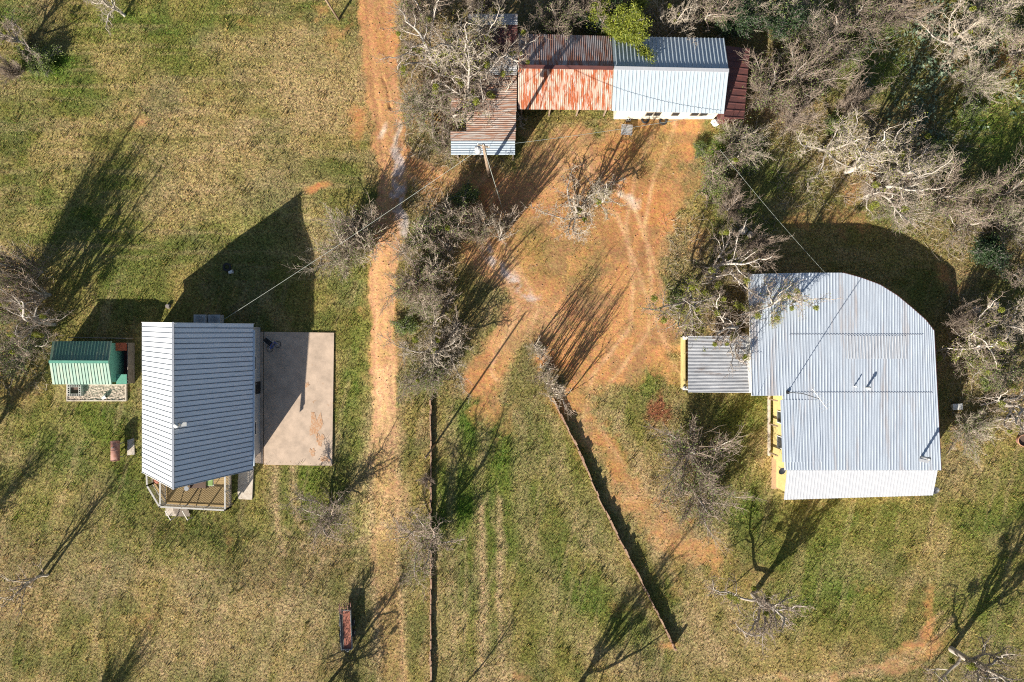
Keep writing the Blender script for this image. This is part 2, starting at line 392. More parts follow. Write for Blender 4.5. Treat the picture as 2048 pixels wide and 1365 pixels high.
LITTER = [(880, 170, 130, 200, 0, 0.9), (850, 480, 60, 110, 0, 0.8), (860, 700, 90, 110, 0, 0.8), (830, 600, 50, 60, 0, 0.6), (1740, 300, 200, 130, 0, 0.8), (1850, 380, 160, 120, 0, 0.7), (1560, 150, 110, 110, 0, 0.8), (1250, 40, 280, 70, 0, 0.9), (1440, 560, 140, 130, 0, 0.6), (1960, 700, 100, 160, 0, 0.8), (1950, 500, 110, 100, 0, 0.5), (30, 650, 70, 140, 0, 0.5), (40, 1170, 90, 110, 0, 0.5), (1390, 950, 90, 130, 0, 0.5), (670, 500, 60, 70, 0, 0.5), (860, 860, 22, 60, 0, 0.6), (1090, 720, 50, 80, 25, 0.7), (850, 1110, 60, 70, 0, 0.35), (640, 1060, 60, 40, 0, 0.4), (1150, 430, 70, 70, 0, 0.4), (60, 60, 70, 70, 0, 0.6), (680, 1330, 80, 60, 0, 0.35), (1900, 120, 180, 130, 0, 0.5), (1380, 830, 90, 80, 0, 0.4)]

TRACKS = [([(545, 930), (544, 1000), (548, 1060), (562, 1110)], 7, .9), ([(577, 930), (578, 1000), (590, 1050), (630, 1090), (690, 1100), (735, 1080), (765, 1050)], 7, .8), ([(560, 1060), (600, 1100), (660, 1125), (720, 1120)], 6, .5),
          ([(968, 1020), (966, 1180), (962, 1365)], 6, .9), ([(1004, 1000), (1000, 1180), (1008, 1365)], 6, .8), ([(1020, 1200), (1022, 1365)], 5, .5), ([(935, 1080), (925, 1365)], 4, .4),
          ([(1905, 1235), (1862, 1290), (1790, 1335), (1640, 1362)], 7, .9), ([(1885, 1225), (1820, 1300), (1740, 1345)], 5, .7), ([(1480, 1365), (1560, 1352), (1650, 1350), (1760, 1352)], 8, .7), ([(1200, 860), (1290, 1040), (1360, 1180), (1450, 1330)], 10, .5), ([(1230, 850), (1330, 1040), (1400, 1150), (1500, 1280)], 9, .4),
          ([(380, 1110), (450, 1200), (470, 1365)], 8, .4), ([(520, 1365), (570, 1220), (650, 1120)], 8, .5), ([(350, 1150), (400, 1230), (410, 1365)], 7, .35), ([(120, 1120), (190, 1240), (200, 1365)], 7, .35), ([(270, 290), (330, 335), (400, 320), (460, 290), (580, 240)], 4, .5), ([(740, 880), (738, 1000), (745, 1100), (758, 1365)], 7, .8), ([(790, 880), (800, 1000), (795, 1130), (806, 1365)], 7, .8), ([(60, 300), (200, 260), (400, 220), (640, 180)], 7, .25), ([(60, 420), (250, 400), (450, 380), (600, 330)], 7, .25), ([(80, 340), (300, 300), (640, 250)], 6, .2)]

YTRACKS = [[(1330, 250), (1290, 350), (1270, 450), (1285, 560), (1280, 660), (1200, 760), (1180, 860), (1260, 980)], [(820, 330), (930, 400), (1010, 520), (1060, 620), (1000, 740)], [(1090, 250), (1150, 340), (1250, 420), (1330, 640), (1370, 730)], [(1040, 280), (960, 400), (1010, 540)]]

def lerp(a, b, t):
    return a + (np.asarray(b) - a) * t[..., None]

def ground_fields(X, Y):
    PX = X * 24.0 + 1024; PY = 682.5 - Y * 24.0
    w1 = fbm(X, Y, 2.2, 3) - 0.5; w2 = fbm(X, Y, 2.2, 13) - 0.5
    x = PX + 50 * w1; y = PY + 50 * w2
    n_big = fbm(X, Y, 8.0, 20); n_mid = fbm(X, Y, 1.8, 30); n_fin = fbm(X, Y, 0.5, 40, 3)
    def acc(lst):
        s = np.zeros(np.shape(X))
        for cx, cy, rx, ry, rot, st in lst:
            s = np.maximum(s, blob(x, y, cx, cy, rx, ry, rot) ** 0.8 * st)
        return s
    earth = acc(EARTH)
    d, side = seg_dist(PX + 26 * w1 + 14 * (n_fin - .5), PY + 26 * w2, ROAD)
    fade = 1 - sm(PY, 780, 1000) * 0.72
    hw = 31 + 10 * (1 - sm(PY, 60, 330)) + 6 * sm(PY, 200, 290) * (1 - sm(PY, 290, 420))
    road = np.clip((hw - d) / 9, 0, 1) * fade
    rut = np.exp(-((np.abs(d - 0.0) - 17) / 6) ** 2) * (d < 60)
    mid = np.exp(-(d / 7) ** 2)
    db, _ = seg_dist(x, y, BRANCH)
    road2 = np.clip((46 - db) / 26, 0, 1)
    yi = in_poly(PX, PY, YARD); yd, _ = seg_dist(PX, PY, YARD + [YARD[0]])
    n_w = fbm(X, Y, 3.0, 100)
    yard = np.clip(0.42 + np.where(yi, yd, -yd) / 75 + (n_w - 0.5) * 2.6, 0, 1) * 0.95 * np.clip(1 + np.where(yi, yd, -yd) / 50, 0, 1)
    dy_, _ = seg_dist(x, y, LANE)
    lane = np.clip((55 - dy_) / 40, 0, 1) * 0.6
    earth = np.maximum.reduce([earth, road2, yard, lane])
    patch = sm(n_mid * 0.6 + n_fin * 0.4, 0.40, 0.62)
    earth = np.clip(earth * 1.25 - patch * (1 - earth) * 0.9 - 0.10 * patch, 0, 1)
    earth = np.clip(np.maximum(earth, road * (1 - 0.25 * mid * patch)), 0, 1)
    wear = np.clip((48 - d) / 40, 0, 1) * sm(n_mid, 0.45, 0.6) * 0.7
    earth = np.maximum(earth, wear * (PY < 1000))
    turf = 0.6 * np.clip(acc(GRASSY) * (0.4 + 1.2 * n_mid), 0, 1)
    earth = earth * (1 - turf)
    green = np.clip(acc(GREEN) * (0.55 + 0.9 * n_mid), 0, 1)
    dry = np.clip(acc(DRY) * (0.5 + n_mid), 0, 1)
    litter = np.clip(acc(LITTER) * (0.6 + 0.8 * n_mid), 0, 1) * (1 - road)
    return PX, PY, x, y, n_big, n_mid, n_fin, earth, road, rut, mid, yard, green, dry, litter, d

def ground_rgb(X, Y):
    PX, PY, x, y, n_big, n_mid, n_fin, earth, road, rut, mid, yard, green, dry, litter, d = ground_fields(X, Y)
    straw = np.array((0.315, 0.240, 0.085)); olive = np.array((0.140, 0.148, 0.033)); grn = np.array((0.075, 0.148, 0.015))
    tan = np.array((0.42, 0.305, 0.165)); lit = np.array((0.23, 0.165, 0.105))
    c = lerp(np.broadcast_to(olive, np.shape(X) + (3,)).copy(), straw, np.clip(0.22 + 0.62 * sm(n_big * 0.45 + n_mid * 0.55, 0.34, 0.64), 0, 1))
    pink = np.array((0.33, 0.24, 0.16))
    c = lerp(c, np.array((0.44, 0.31, 0.14)), 0.55 * sm(fbm(X, Y, 4.5, 140), 0.50, 0.68))
    c = lerp(c, np.array((0.085, 0.115, 0.028)), 0.6 * sm(fbm(X, Y, 3.2, 150), 0.50, 0.66))
    c = lerp(c, pink, 0.28 * sm(fbm(X, Y, 3.5, 60), 0.5, 0.7))
    c = lerp(c, grn, green * 0.9)
    c = lerp(c, tan, dry * 0.75)
    tr = np.zeros(np.shape(X))
    for pts, wdt, st in TRACKS:
        dt, _ = seg_dist(PX + 10 * (n_big - .5) + 8 * (n_mid - .5), PY + 10 * (n_mid - .5), pts)
        tr = np.maximum(tr, np.exp(-(dt / wdt) ** 2) * st)
    # long soft streaks left by mowing
    ca, sa = math.cos(0.25), math.sin(0.25)
    st1 = fbm((X * ca - Y * sa) * 9, (X * sa + Y * ca), 5.0, 160, 3); st2 = fbm(X, Y * 9, 5.0, 170, 3)
    stk = np.where(PY > 560, st1, st2)
    c = lerp(c, tan, 0.30 * sm(stk, 0.55, 0.75)); c = lerp(c, olive, 0.35 * sm(1 - stk, 0.55, 0.75))
    c = lerp(c, tan, np.clip(tr * (0.5 + n_fin), 0, 1) * 0.85)
    # mower lines in the middle paddock and wheel tracks south of the slab
    pad = (PX > 880) & (PX < 1330) & (PY > 820)
    fan = np.sin((PX - 960 - (PY - 700) * 0.42 * np.clip((PX - 960) / 330, 0, 1)) / 9.0 + 3 * n_big)
    c = lerp(c, tan, np.where(pad, 0.34 * np.clip(fan, 0, 1) * (0.5 + n_fin), 0))
    c = lerp(c, lit, litter * 0.65)
    red = np.array((0.49, 0.248, 0.095)); pale = np.array((0.57, 0.355, 0.185)); redd = np.array((0.27, 0.135, 0.065)); rust = np.array((0.45, 0.19, 0.065))
    e = lerp(np.broadcast_to(red, np.shape(X) + (3,)).copy(), redd, sm(n_mid, 0.45, 0.75) * 0.7)
    e = lerp(e, np.array((0.24, 0.15, 0.075)), 0.55 * sm(fbm(X, Y, 1.1, 110), 0.5, 0.66) * (1 - road))
    e = lerp(e, rust, 0.5 * sm(fbm(X, Y, 5, 70), 0.5, 0.65))
    e = lerp(e, pale, np.clip(road * 0.75 * (0.35 + 0.65 * sm(PY, 120, 480)) * (0.65 + 0.35 * rut) + 0.35 * sm(n_big, 0.5, 0.7), 0, 1))
    c = lerp(c, e, earth)
    # wheel marks pressed into the bare earth
    wr = np.zeros(np.shape(X))
    for pts in YTRACKS:
        dt, _ = seg_dist(PX + 8 * (n_big - .5), PY + 8 * (n_mid - .5), pts)
        wr = np.maximum(wr, np.exp(-((dt - 18) / 4.5) ** 2))
    c = lerp(c, pale, wr * earth * (1 - road) * 0.7 * (0.4 + n_fin)); c = lerp(c, redd, np.clip(np.exp(-((d - 18) / 3.5) ** 2) * road * 0.45 * (0.3 + n_fin), 0, 1))
    # bleached caliche strip and the pale gravel of the lower track
    d1, _ = seg_dist(x, y, PALE); d2, _ = seg_dist(x, y, PALE2)
    pl = np.maximum(np.clip((15 - d1) / 8, 0, 1), np.clip((20 - d2) / 16, 0, 1)) * sm(n_fin, 0.3, 0.55)
    c = lerp(c, np.array((0.50, 0.43, 0.40)), pl * 0.8)
    for cx, cy, rx, ry in ((765, 262, 9, 18), (795, 275, 5, 26), (1255, 395, 10, 10), (1270, 410, 16, 12)):
        c = lerp(c, np.array((0.72, 0.62, 0.50)), blob(x, y, cx, cy, rx, ry) * 0.7)
    # brown heap of pulled weeds by the carport
    c = lerp(c, np.array((0.22, 0.09, 0.045)), np.clip(blob(x, y, 1318, 825, 26, 36) * 1.6, 0, 1) * sm(n_fin, 0.3, 0.5))
    c = c * (0.80 + 0.4 * n_fin)[..., None]
    grass = np.clip(1 - earth * 1.15 - pl, 0, 1)
    return c, grass, green, dry, litter, earth

xs = np.concatenate([-44 - np.geomspace(2, 1500, 26)[::-1], np.arange(-44, 44.01, 0.11), 44 + np.geomspace(2, 1500, 26)])
ys = np.concatenate([-31 - np.geomspace(2, 1500, 26)[::-1], np.arange(-31, 31.01, 0.11), 31 + np.geomspace(2, 1500, 26)])
GX, GY = np.meshgrid(xs, ys)
gc, ggrass, ggreen, gdry, glit, gearth = ground_rgb(GX, GY)
GZ = gz(GX, GY) + 0.035 * (fbm(GX, GY, 0.4, 80, 2) - 0.5) * (0.35 + 0.65 * ggrass) * (np.abs(GX) < 60)
# wash-out gully beside the road and shallow ruts
pxs = GX * 24 + 1024; pys = 682.5 - GY * 24
dg, _ = seg_dist(pxs, pys, [(766, 155), (775, 180), (780, 215)])
GZ = GZ - 0.14 * np.exp(-((dg + 5 * (fbm(GX, GY, 0.8, 120, 2) - .5)) / 2.2) ** 2)
dr, _ = seg_dist(pxs, pys, ROAD)
GZ = GZ - 0.04 * np.exp(-((dr - 17) / 6) ** 2)
ny, nx = GX.shape
me = bpy.data.meshes.new('ground')
co = np.stack([GX, GY, GZ], -1).reshape(-1, 3).astype(np.float32)
me.vertices.add(len(co)); me.vertices.foreach_set('co', co.ravel())
i0 = (np.arange(ny - 1)[:, None] * nx + np.arange(nx - 1)[None, :]).ravel()
quads = np.stack([i0, i0 + 1, i0 + nx + 1, i0 + nx], -1).astype(np.int32)
nq = len(quads)
me.loops.add(nq * 4); me.loops.foreach_set('vertex_index', quads.ravel())
me.polygons.add(nq); me.polygons.foreach_set('loop_start', (np.arange(nq) * 4).astype(np.int32))
me.polygons.foreach_set('use_smooth', np.ones(nq, bool))
me.update(calc_edges=True)
at = me.attributes.new('cover', 'FLOAT_COLOR', 'POINT')
at.data.foreach_set('color', np.concatenate([gc, ggrass[..., None]], -1).reshape(-1, 4).astype(np.float32).ravel())
gm, nt, b = newmat('earth_and_turf')
b.inputs['Roughness'].default_value = 0.95; b.inputs['Specular IOR Level'].default_value = 0.1
a = nt.nodes.new('ShaderNodeAttribute'); a.attribute_name = 'cover'
tc = nt.nodes.new('ShaderNodeTexCoord')
def nz(scale, det=3, rg=0.7):
    n = nt.nodes.new('ShaderNodeTexNoise'); n.inputs['Scale'].default_value = scale; n.inputs['Detail'].default_value = det; n.inputs['Roughness'].default_value = rg
    nt.links.new(tc.outputs['Object'], n.inputs['Vector']); return n
n1 = nz(5.5, 4); n2 = nz(3.1, 3)
mr = nt.nodes.new('ShaderNodeMapRange'); mr.inputs['From Min'].default_value = 0.32; mr.inputs['From Max'].default_value = 0.68
mr.inputs['To Min'].default_value = 0.30; mr.inputs['To Max'].default_value = 1.6
nt.links.new(n1.outputs[0], mr.inputs[0])
# soil is less mottled than turf
mm = nt.nodes.new('ShaderNodeMix'); mm.inputs[2].default_value = 1.0
mg = nt.nodes.new('ShaderNodeMapRange'); mg.inputs['To Min'].default_value = 0.38; mg.inputs['To Max'].default_value = 1.0
nt.links.new(a.outputs['Alpha'], mg.inputs[0]); nt.links.new(mg.outputs[0], mm.inputs[0]); nt.links.new(mr.outputs[0], mm.inputs[3])
hs = nt.nodes.new('ShaderNodeHueSaturation'); nt.links.new(a.outputs['Color'], hs.inputs['Color']); nt.links.new(mm.outputs[0], hs.inputs['Value'])
hr = nt.nodes.new('ShaderNodeMapRange'); hr.inputs['From Min'].default_value = 0.3; hr.inputs['From Max'].default_value = 0.7
hr.inputs['To Min'].default_value = 0.475; hr.inputs['To Max'].default_value = 0.522
nt.links.new(n2.outputs[0], hr.inputs[0]); nt.links.new(hr.outputs[0], hs.inputs['Hue'])
nt.links.new(hs.outputs[0], b.inputs['Base Color'])
bn = nz(4.5, 5, 0.75); bp = nt.nodes.new('ShaderNodeBump'); bp.inputs['Strength'].default_value = 0.9
bd = nt.nodes.new('ShaderNodeMapRange'); bd.inputs['To Min'].default_value = 0.060; bd.inputs['To Max'].default_value = 0.13
nt.links.new(a.outputs['Alpha'], bd.inputs[0]); nt.links.new(bd.outputs[0], bp.inputs['Distance'])
nt.links.new(bn.outputs[0], bp.inputs['Height']); nt.links.new(bp.outputs[0], b.inputs['Normal'])
me.materials.append(gm)
ground = obj('ground', me); tag(ground, kind='structure')

# ------------------------------------------------------------------ grass: short tufts, one mesh of loose blades
def blades(name, pos, col, hgt, wid, lean, kind_label, cat, m):
    n = len(pos)
    a = rng.random(n) * 6.283; la = rng.random(n) * 6.283
    s = np.stack([np.cos(a), np.sin(a), np.zeros(n)], -1) * (wid / 2)[:, None]
    t = np.stack([np.cos(la) * lean, np.sin(la) * lean, hgt], -1)
    v = np.stack([pos - s, pos + s, pos + t + s * 0.3, pos + t - s * 0.3], 1).reshape(-1, 3).astype(np.float32)
    me = bpy.data.meshes.new(name)
    me.vertices.add(4 * n); me.vertices.foreach_set('co', v.ravel())
    me.loops.add(4 * n); me.loops.foreach_set('vertex_index', np.arange(4 * n, dtype=np.int32))
    me.polygons.add(n); me.polygons.foreach_set('loop_start', np.arange(n, dtype=np.int32) * 4)
    me.update(calc_edges=True)
    at = me.attributes.new('cover', 'FLOAT_COLOR', 'POINT')
    c4 = np.concatenate([col, np.ones((n, 1))], -1)
    at.data.foreach_set('color', np.repeat(c4, 4, 0).astype(np.float32).ravel())
    me.materials.append(m)
    return tag(obj(name, me), kind_label, cat, kind='stuff')
bm_, nt, b = newmat('grass_blade')
b.inputs['Roughness'].default_value = 0.8; b.inputs['Specular IOR Level'].default_value = 0.1
a = nt.nodes.new('ShaderNodeAttribute'); a.attribute_name = 'cover'; nt.links.new(a.outputs['Color'], b.inputs['Base Color'])
tr = nt.nodes.new('ShaderNodeBsdfTranslucent'); nt.links.new(a.outputs['Color'], tr.inputs[0])
ms = nt.nodes.new('ShaderNodeMixShader'); ms.inputs[0].default_value = 0.35
nt.links.new(b.outputs[0], ms.inputs[1]); nt.links.new(tr.outputs[0], ms.inputs[2]); nt.links.new(ms.outputs[0], nt.nodes['Material Output'].inputs[0])
NG = 420000
gx = rng.uniform(-46, 46, NG); gy = rng.uniform(-32, 32, NG)
c, gr, gn, dr_, li, ea = ground_rgb(gx, gy)
SLABS = [[(506, 668), (664, 668), (660, 927), (510, 926)], [(463, 936), (509, 936), (509, 1000), (463, 1000)], [(330, 1012), (363, 1012), (363, 1034), (330, 1034)], [(110, 690), (262, 690), (262, 806), (110, 806)], [(290, 655), (500, 655), (500, 950), (290, 950)], [(1050, 90), (1480, 90), (1480, 222), (1050, 222)], [(1545, 570), (1830, 570), (1850, 990), (1545, 990)]]
keep = rng.random(NG) < (0.06 + 0.94 * gr ** 1.5) * (0.5 + 0.5 * fbm(gx, gy, 0.9, 90, 2) * 1.6)
gpx = gx * 24 + 1024; gpy = 682.5 - gy * 24
for sl in SLABS:
    keep &= ~in_poly(gpx, gpy, sl)
gx, gy, c, gr, gn, li = gx[keep], gy[keep], c[keep], gr[keep], gn[keep], li[keep]
n = len(gx)
r = rng.random(n)
mixc = np.where((r < 0.42)[:, None], np.array((0.46, 0.33, 0.125)), np.where((r < 0.80)[:, None], np.array((0.11, 0.165, 0.022)), np.array((0.26, 0.15, 0.08))))
isg = rng.random(n) < gn * 0.9
mixc = np.where(isg[:, None], np.array((0.12, 0.25, 0.025)), mixc)
c = c * 0.45 + mixc * 0.55
c = np.clip(c * rng.uniform(0.45, 1.85, n)[:, None], 0, 0.75)
hg = rng.uniform(0.04, 0.14, n) * (1 + 0.6 * gn) * (0.5 + 0.5 * gr) * (1 + 1.3 * sm(fbm(gx, gy, 0.7, 180, 2), 0.62, 0.75))
blades('grass', np.stack([gx, gy, gz(gx, gy) - 0.01], -1), c, hg, rng.uniform(0.03, 0.075, n), rng.uniform(0.02, 0.09, n),
       'short winter grass mixed straw and green over the yard', 'grass', bm_)
# loose stones on the bare earth
NS = 26000
sx = rng.uniform(-44, 44, NS); sy = rng.uniform(-30, 30, NS); f = ground_fields(sx, sy)
k = rng.random(NS) < f[7] * 0.9 + 0.02
gpx = sx * 24 + 1024; gpy = 682.5 - sy * 24
for sl in SLABS: k &= ~in_poly(gpx, gpy, sl)
sx, sy = sx[k], sy[k]; n = len(sx); sr = 0.018 + 0.05 * rng.random(n) ** 4
base = np.array([(1, 0, 0), (0, 1, 0), (-1, 0, 0), (0, -1, 0), (0, 0, .8), (0, 0, -.8)], float)
tri = np.array([(0, 1, 4), (1, 2, 4), (2, 3, 4), (3, 0, 4), (1, 0, 5), (2, 1, 5), (3, 2, 5), (0, 3, 5)])
V = np.stack([sx, sy, gz(sx, sy) + sr * .3], -1)[:, None] + base[None] * sr[:, None, None] * rng.uniform(.6, 1.3, (n, 6, 1))
T = (tri[None] + (np.arange(n) * 6)[:, None, None]).reshape(-1, 3).astype(np.int32)
me = bpy.data.meshes.new('loose_stones'); me.vertices.add(6 * n); me.vertices.foreach_set('co', V.reshape(-1, 3).astype(np.float32).ravel())
me.loops.add(T.size); me.loops.foreach_set('vertex_index', T.ravel()); me.polygons.add(len(T)); me.polygons.foreach_set('loop_start', np.arange(len(T), dtype=np.int32) * 3); me.update(calc_edges=True)
me.materials.append(mat('loose_stone', (0.50, 0.36, 0.25), (0.26, 0.15, 0.09), 3, 0.9))
tag(obj('loose_stones', me), 'small loose stones and clods scattered over the red earth', 'stones', kind='stuff')
# leaf litter and dead weeds under the thickets
NL = 160000
gx = rng.uniform(-46, 46, NL); gy = rng.uniform(-32, 32, NL)
f = ground_fields(gx, gy); li = f[14]
fd = np.minimum(seg_dist(f[0], f[1], FENCE1)[0], seg_dist(f[0], f[1], FENCE2)[0])
keep = rng.random(NL) < np.maximum(li * 1.1, 0.9 * np.exp(-(fd / 6) ** 2))
gpx = gx * 24 + 1024; gpy = 682.5 - gy * 24
for sl in SLABS:
    keep &= ~in_poly(gpx, gpy, sl)
gx, gy = gx[keep], gy[keep]; n = len(gx); r = rng.random(n)
c = np.where((r < 0.35)[:, None], np.array((0.40, 0.31, 0.21)), np.where((r < 0.65)[:, None], np.array((0.20, 0.12, 0.07)), np.where((r < 0.82)[:, None], np.array((0.12, 0.19, 0.05)), np.array((0.42, 0.22, 0.09)))))
c = np.clip(c * rng.uniform(0.6, 1.4, n)[:, None], 0, 0.7)
blades('dead_weeds', np.stack([gx, gy, gz(gx, gy) - 0.01], -1), c, rng.uniform(0.05, 0.28, n), rng.uniform(0.02, 0.06, n), rng.uniform(0.03, 0.2, n),
       'dead weeds and leaf litter lying under the bare thickets', 'dead weeds', bm_)

# ------------------------------------------------------------------ buildings
def roof_panel(A, B, name, m, parent, org, pitch=0.25, amp=0.03, prof='rib', thick=0.03, close=True):
    """ribbed sheet between two edges. A, B: lists of matching 3-D points (ribs run A->B)"""
    A = np.array(A, float); B = np.array(B, float)
    def resample(Q, ts):
        d = np.r_[0, np.cumsum(np.linalg.norm(np.diff(Q, axis=0), axis=1))]; d /= d[-1]
        return np.stack([np.interp(ts, d, Q[:, k]) for k in range(3)], -1)
    W = np.linalg.norm(np.diff(A, axis=0), axis=1).sum()
    W = max(W, np.linalg.norm(np.diff(B, axis=0), axis=1).sum())
    n = max(2, int(round(W / pitch)))
    if prof == 'rib':
        q = [(0.0, 0), (0.66, 0), (0.74, 1), (0.92, 1), (1.0, 0)]
    elif prof == 'seam':
        q = [(0.0, 0), (0.84, 0), (0.86, 1), (0.98, 1), (1.0, 0)]
    elif prof == 'flat':
        q = [(0.0, 0), (1.0, 0)]
    else:
        q = [(k / 6, 0.5 - 0.5 * math.cos(2 * math.pi * k / 6)) for k in range(6)]
    ts, hs = [], []
    for i in range(n):
        for t, h in q[:-1] if prof != 'wave' else q:
            ts.append((i + t) / n); hs.append(h)
    ts.append(1.0); hs.append(0)
    ts = np.array(ts); hs = np.array(hs)
    a = resample(A, ts); b_ = resample(B, ts)
    nrm = np.cross(A[-1] - A[0], B[len(B) // 2] - A[len(A) // 2]); nrm /= np.linalg.norm(nrm)
    if nrm[2] < 0: nrm = -nrm
    a = a + nrm * (hs * amp)[:, None]; b_ = b_ + nrm * (hs * amp)[:, None]
    o = np.array(org)
    k = len(ts)
    V = np.concatenate([a, b_, a - nrm * thick, b_ - nrm * thick]) - o
    Fc = []
    for i in range(k - 1):
        Fc.append((i, i + 1, k + i + 1, k + i)); Fc.append((2 * k + i, 3 * k + i, 3 * k + i + 1, 2 * k + i + 1))
        Fc.append((i, 2 * k + i, 2 * k + i + 1, i + 1)); Fc.append((k + i, k + i + 1, 3 * k + i + 1, 3 * k + i))
    Fc.append((0, k, 3 * k, 2 * k)); Fc.append((k - 1, 3 * k - 1, 4 * k - 1, 2 * k - 1))
    return obj(name, mesh_from(name, V, Fc, m), parent)

def arc_pts(pts, n):
    return pts

# ---- west house with the steep standing-seam roof
ze, zr = 2.0, 6.05
NWe = P(284, 645, ze); SWe = P(284, 945, ze); NEe = P(507, 648, ze); SEe = P(506, 940, ze)
NR = P(345.5, 646, zr); SR = P(345.5, 978, zr)
org = (-25.5, -4.5, -0.75)
house = empty('house', org, 'house with a steep standing seam metal roof beside the buff concrete slab', 'house')
M['seam_dark'] = mat('seam_line', (0.16, 0.18, 0.21), None, 6, 0.5)
roof = roof_panel([NWe, SWe], [NR, SR], 'roof', M['house_metal'], house, org, pitch=0.40, amp=0.02, prof='flat', thick=0.08)
roof2 = roof_panel([NR, SR], [NEe, SEe], 'roof', M['house_metal'], house, org, pitch=0.40, amp=0.02, prof='flat', thick=0.08)
def off(p, x=0, y=0, z=0): return (p[0] + x, p[1] + y, p[2] + z)
# darker line at each seam
for rf, E0, E1 in ((roof, NWe, SWe), (roof2, NEe, SEe)):
    mb = MB(org)
    W = abs(NR[1] - SR[1]); n = int(round(max(W, abs(E0[1] - E1[1])) / 0.40))
    for i in range(n):
        t = (i + 0.92) / n
        a = Vector(E0).lerp(Vector(E1), t); b_ = Vector(NR).lerp(Vector(SR), t)
        mb.bar(a + Vector((0, 0, 0.012)), b_ + Vector((0, 0, 0.006)), 0.06, 0.03)
    s = mb.build('seam', M['seam_dark'], rf)
MB(org).bar(off(NR, 0.06, 0.05, 0.07), off(SR, 0.06, -0.05, 0.07), 0.16, 0.05).build('ridge_cap', M['seam'], house)
mb = MB(org); mb.bar(off(NEe, 0.06, -0.5, -0.02), off(SEe, 0.06, 0.3, -0.02), 0.13, 0.12)
mb.build('gutter', mat('gutter_blue_white', (0.55, 0.62, 0.68), None, 5, 0.5), house)
mb = MB(org)
for a, b_ in ((NWe, NR), (NR, NEe), (SWe, SR), (SR, SEe)):
    mb.bar(off(a, 0, 0, -0.1), off(b_, 0, 0, -0.1), 0.04, 0.2)
mb.build_each('fascia', M['white'], house)
# walls (gabled ends)
wx0, wx1 = NWe[0] + 0.35, NEe[0] - 0.45; wy1, wy0 = NWe[1] - 0.35, SEe[1] + 0.9
def wall_house():
    mb = MB(org)
    rx = NR[0]
    def rz(x): 
        return (ze + (x - NWe[0]) / (rx - NWe[0]) * (zr - ze) if x < rx else ze + (NEe[0] - x) / (NEe[0] - rx) * (zr - ze)) - 0.14
    prof = [(wx0, -1.2), (wx0, rz(wx0)), (rx, rz(rx)), (wx1, rz(wx1)), (wx1, -1.2)]
    V = [(x, wy0, z) for x, z in prof] + [(x, wy1, z) for x, z in prof]
    Fc = [(0, 1, 2, 3, 4), (9, 8, 7, 6, 5)] + [(i, 5 + i, 5 + (i + 1) % 5, (i + 1) % 5) for i in range(5)]
    mb.add(V, Fc)
    return mb.build('wall', M['wall_grey'], house)
wall_house()
d = MB(org).box(wx1 + 0.002, wx1 + 0.05, -4.4, -3.4, -0.66, 1.4).build('door', M['dark'], house)
MB(org).box(wx1 + 0.05, wx1 + 0.10, -3.6, -3.5, 0.3, 0.42).build('handle', M['steel'], d)
for y in (-1.8, -7.2):
    w = MB(org).box(wx1 + 0.002, wx1 + 0.06, y - 0.6, y + 0.6, 0.3, 1.3).build('window', M['white'], house)
    MB(org).box(wx1 + 0.06, wx1 + 0.07, y - 0.5, y + 0.5, 0.4, 1.2).build('pane', M['glass'], w)
w = MB(org).box(NR[0] + 0.6, NR[0] + 2.4, wy0 - 0.06, wy0 - 0.002, 0.4, 2.4).build('window', M['white'], house)
MB(org).box(NR[0] + 0.7, NR[0] + 2.3, wy0 - 0.07, wy0 - 0.06, 0.5, 2.3).build('pane', M['glass'], w)
v = P(352, 851, 6.2)
mb = MB(org).tube([(v[0] + 0.1, v[1], 5.7), (v[0] + 0.1, v[1], 6.35)], 0.10, 10)
mb.tube([(v[0] + 0.1, v[1], 6.35), (v[0] + 0.1, v[1], 6.45)], 0.18, 10)
mb.build('vent_pipe', M['white'], house, True)
mb = MB(org).bar(off(v, 0.1, 0, -0.35), off(v, 0.55, 0.02, -0.5), 0.3, 0.03)
mb.build('vent_flashing', M['white'], house)

# condensers north of the house
def condenser(px, label):
    p = P(px, 643, 0.8); x, y = p[0], p[1] + 0.15
    e = empty('air_conditioner', (x, y, float(gz(x, y))), label, 'air conditioner', 'air conditioners behind the west house')
    MB().box(-0.48, 0.48, -0.4, 0.4, 0, 0.8).build('cabinet', M['wall_grey'], e)
    mb = MB()
    for r_ in (0.12, 0.22, 0.32): mb.ring((0, 0, 0.83), r_, 0.012, 20)
    mb.bar((-0.34, 0, 0.83), (0.34, 0, 0.83), 0.02).bar((0, -0.34, 0.83), (0, 0.34, 0.83), 0.02)
    mb.build('fan_guard', M['steel'], e)
condenser(399, 'grey cabinet air conditioner under the north eave, the one further west')
condenser(426, 'grey cabinet air conditioner under the north eave, nearer the power cable')

M['soil_red'] = mat('red_soil', (0.42, 0.22, 0.11), (0.50, 0.36, 0.25), 6, 0.95, detail=10, lo=0.4, hi=0.6)
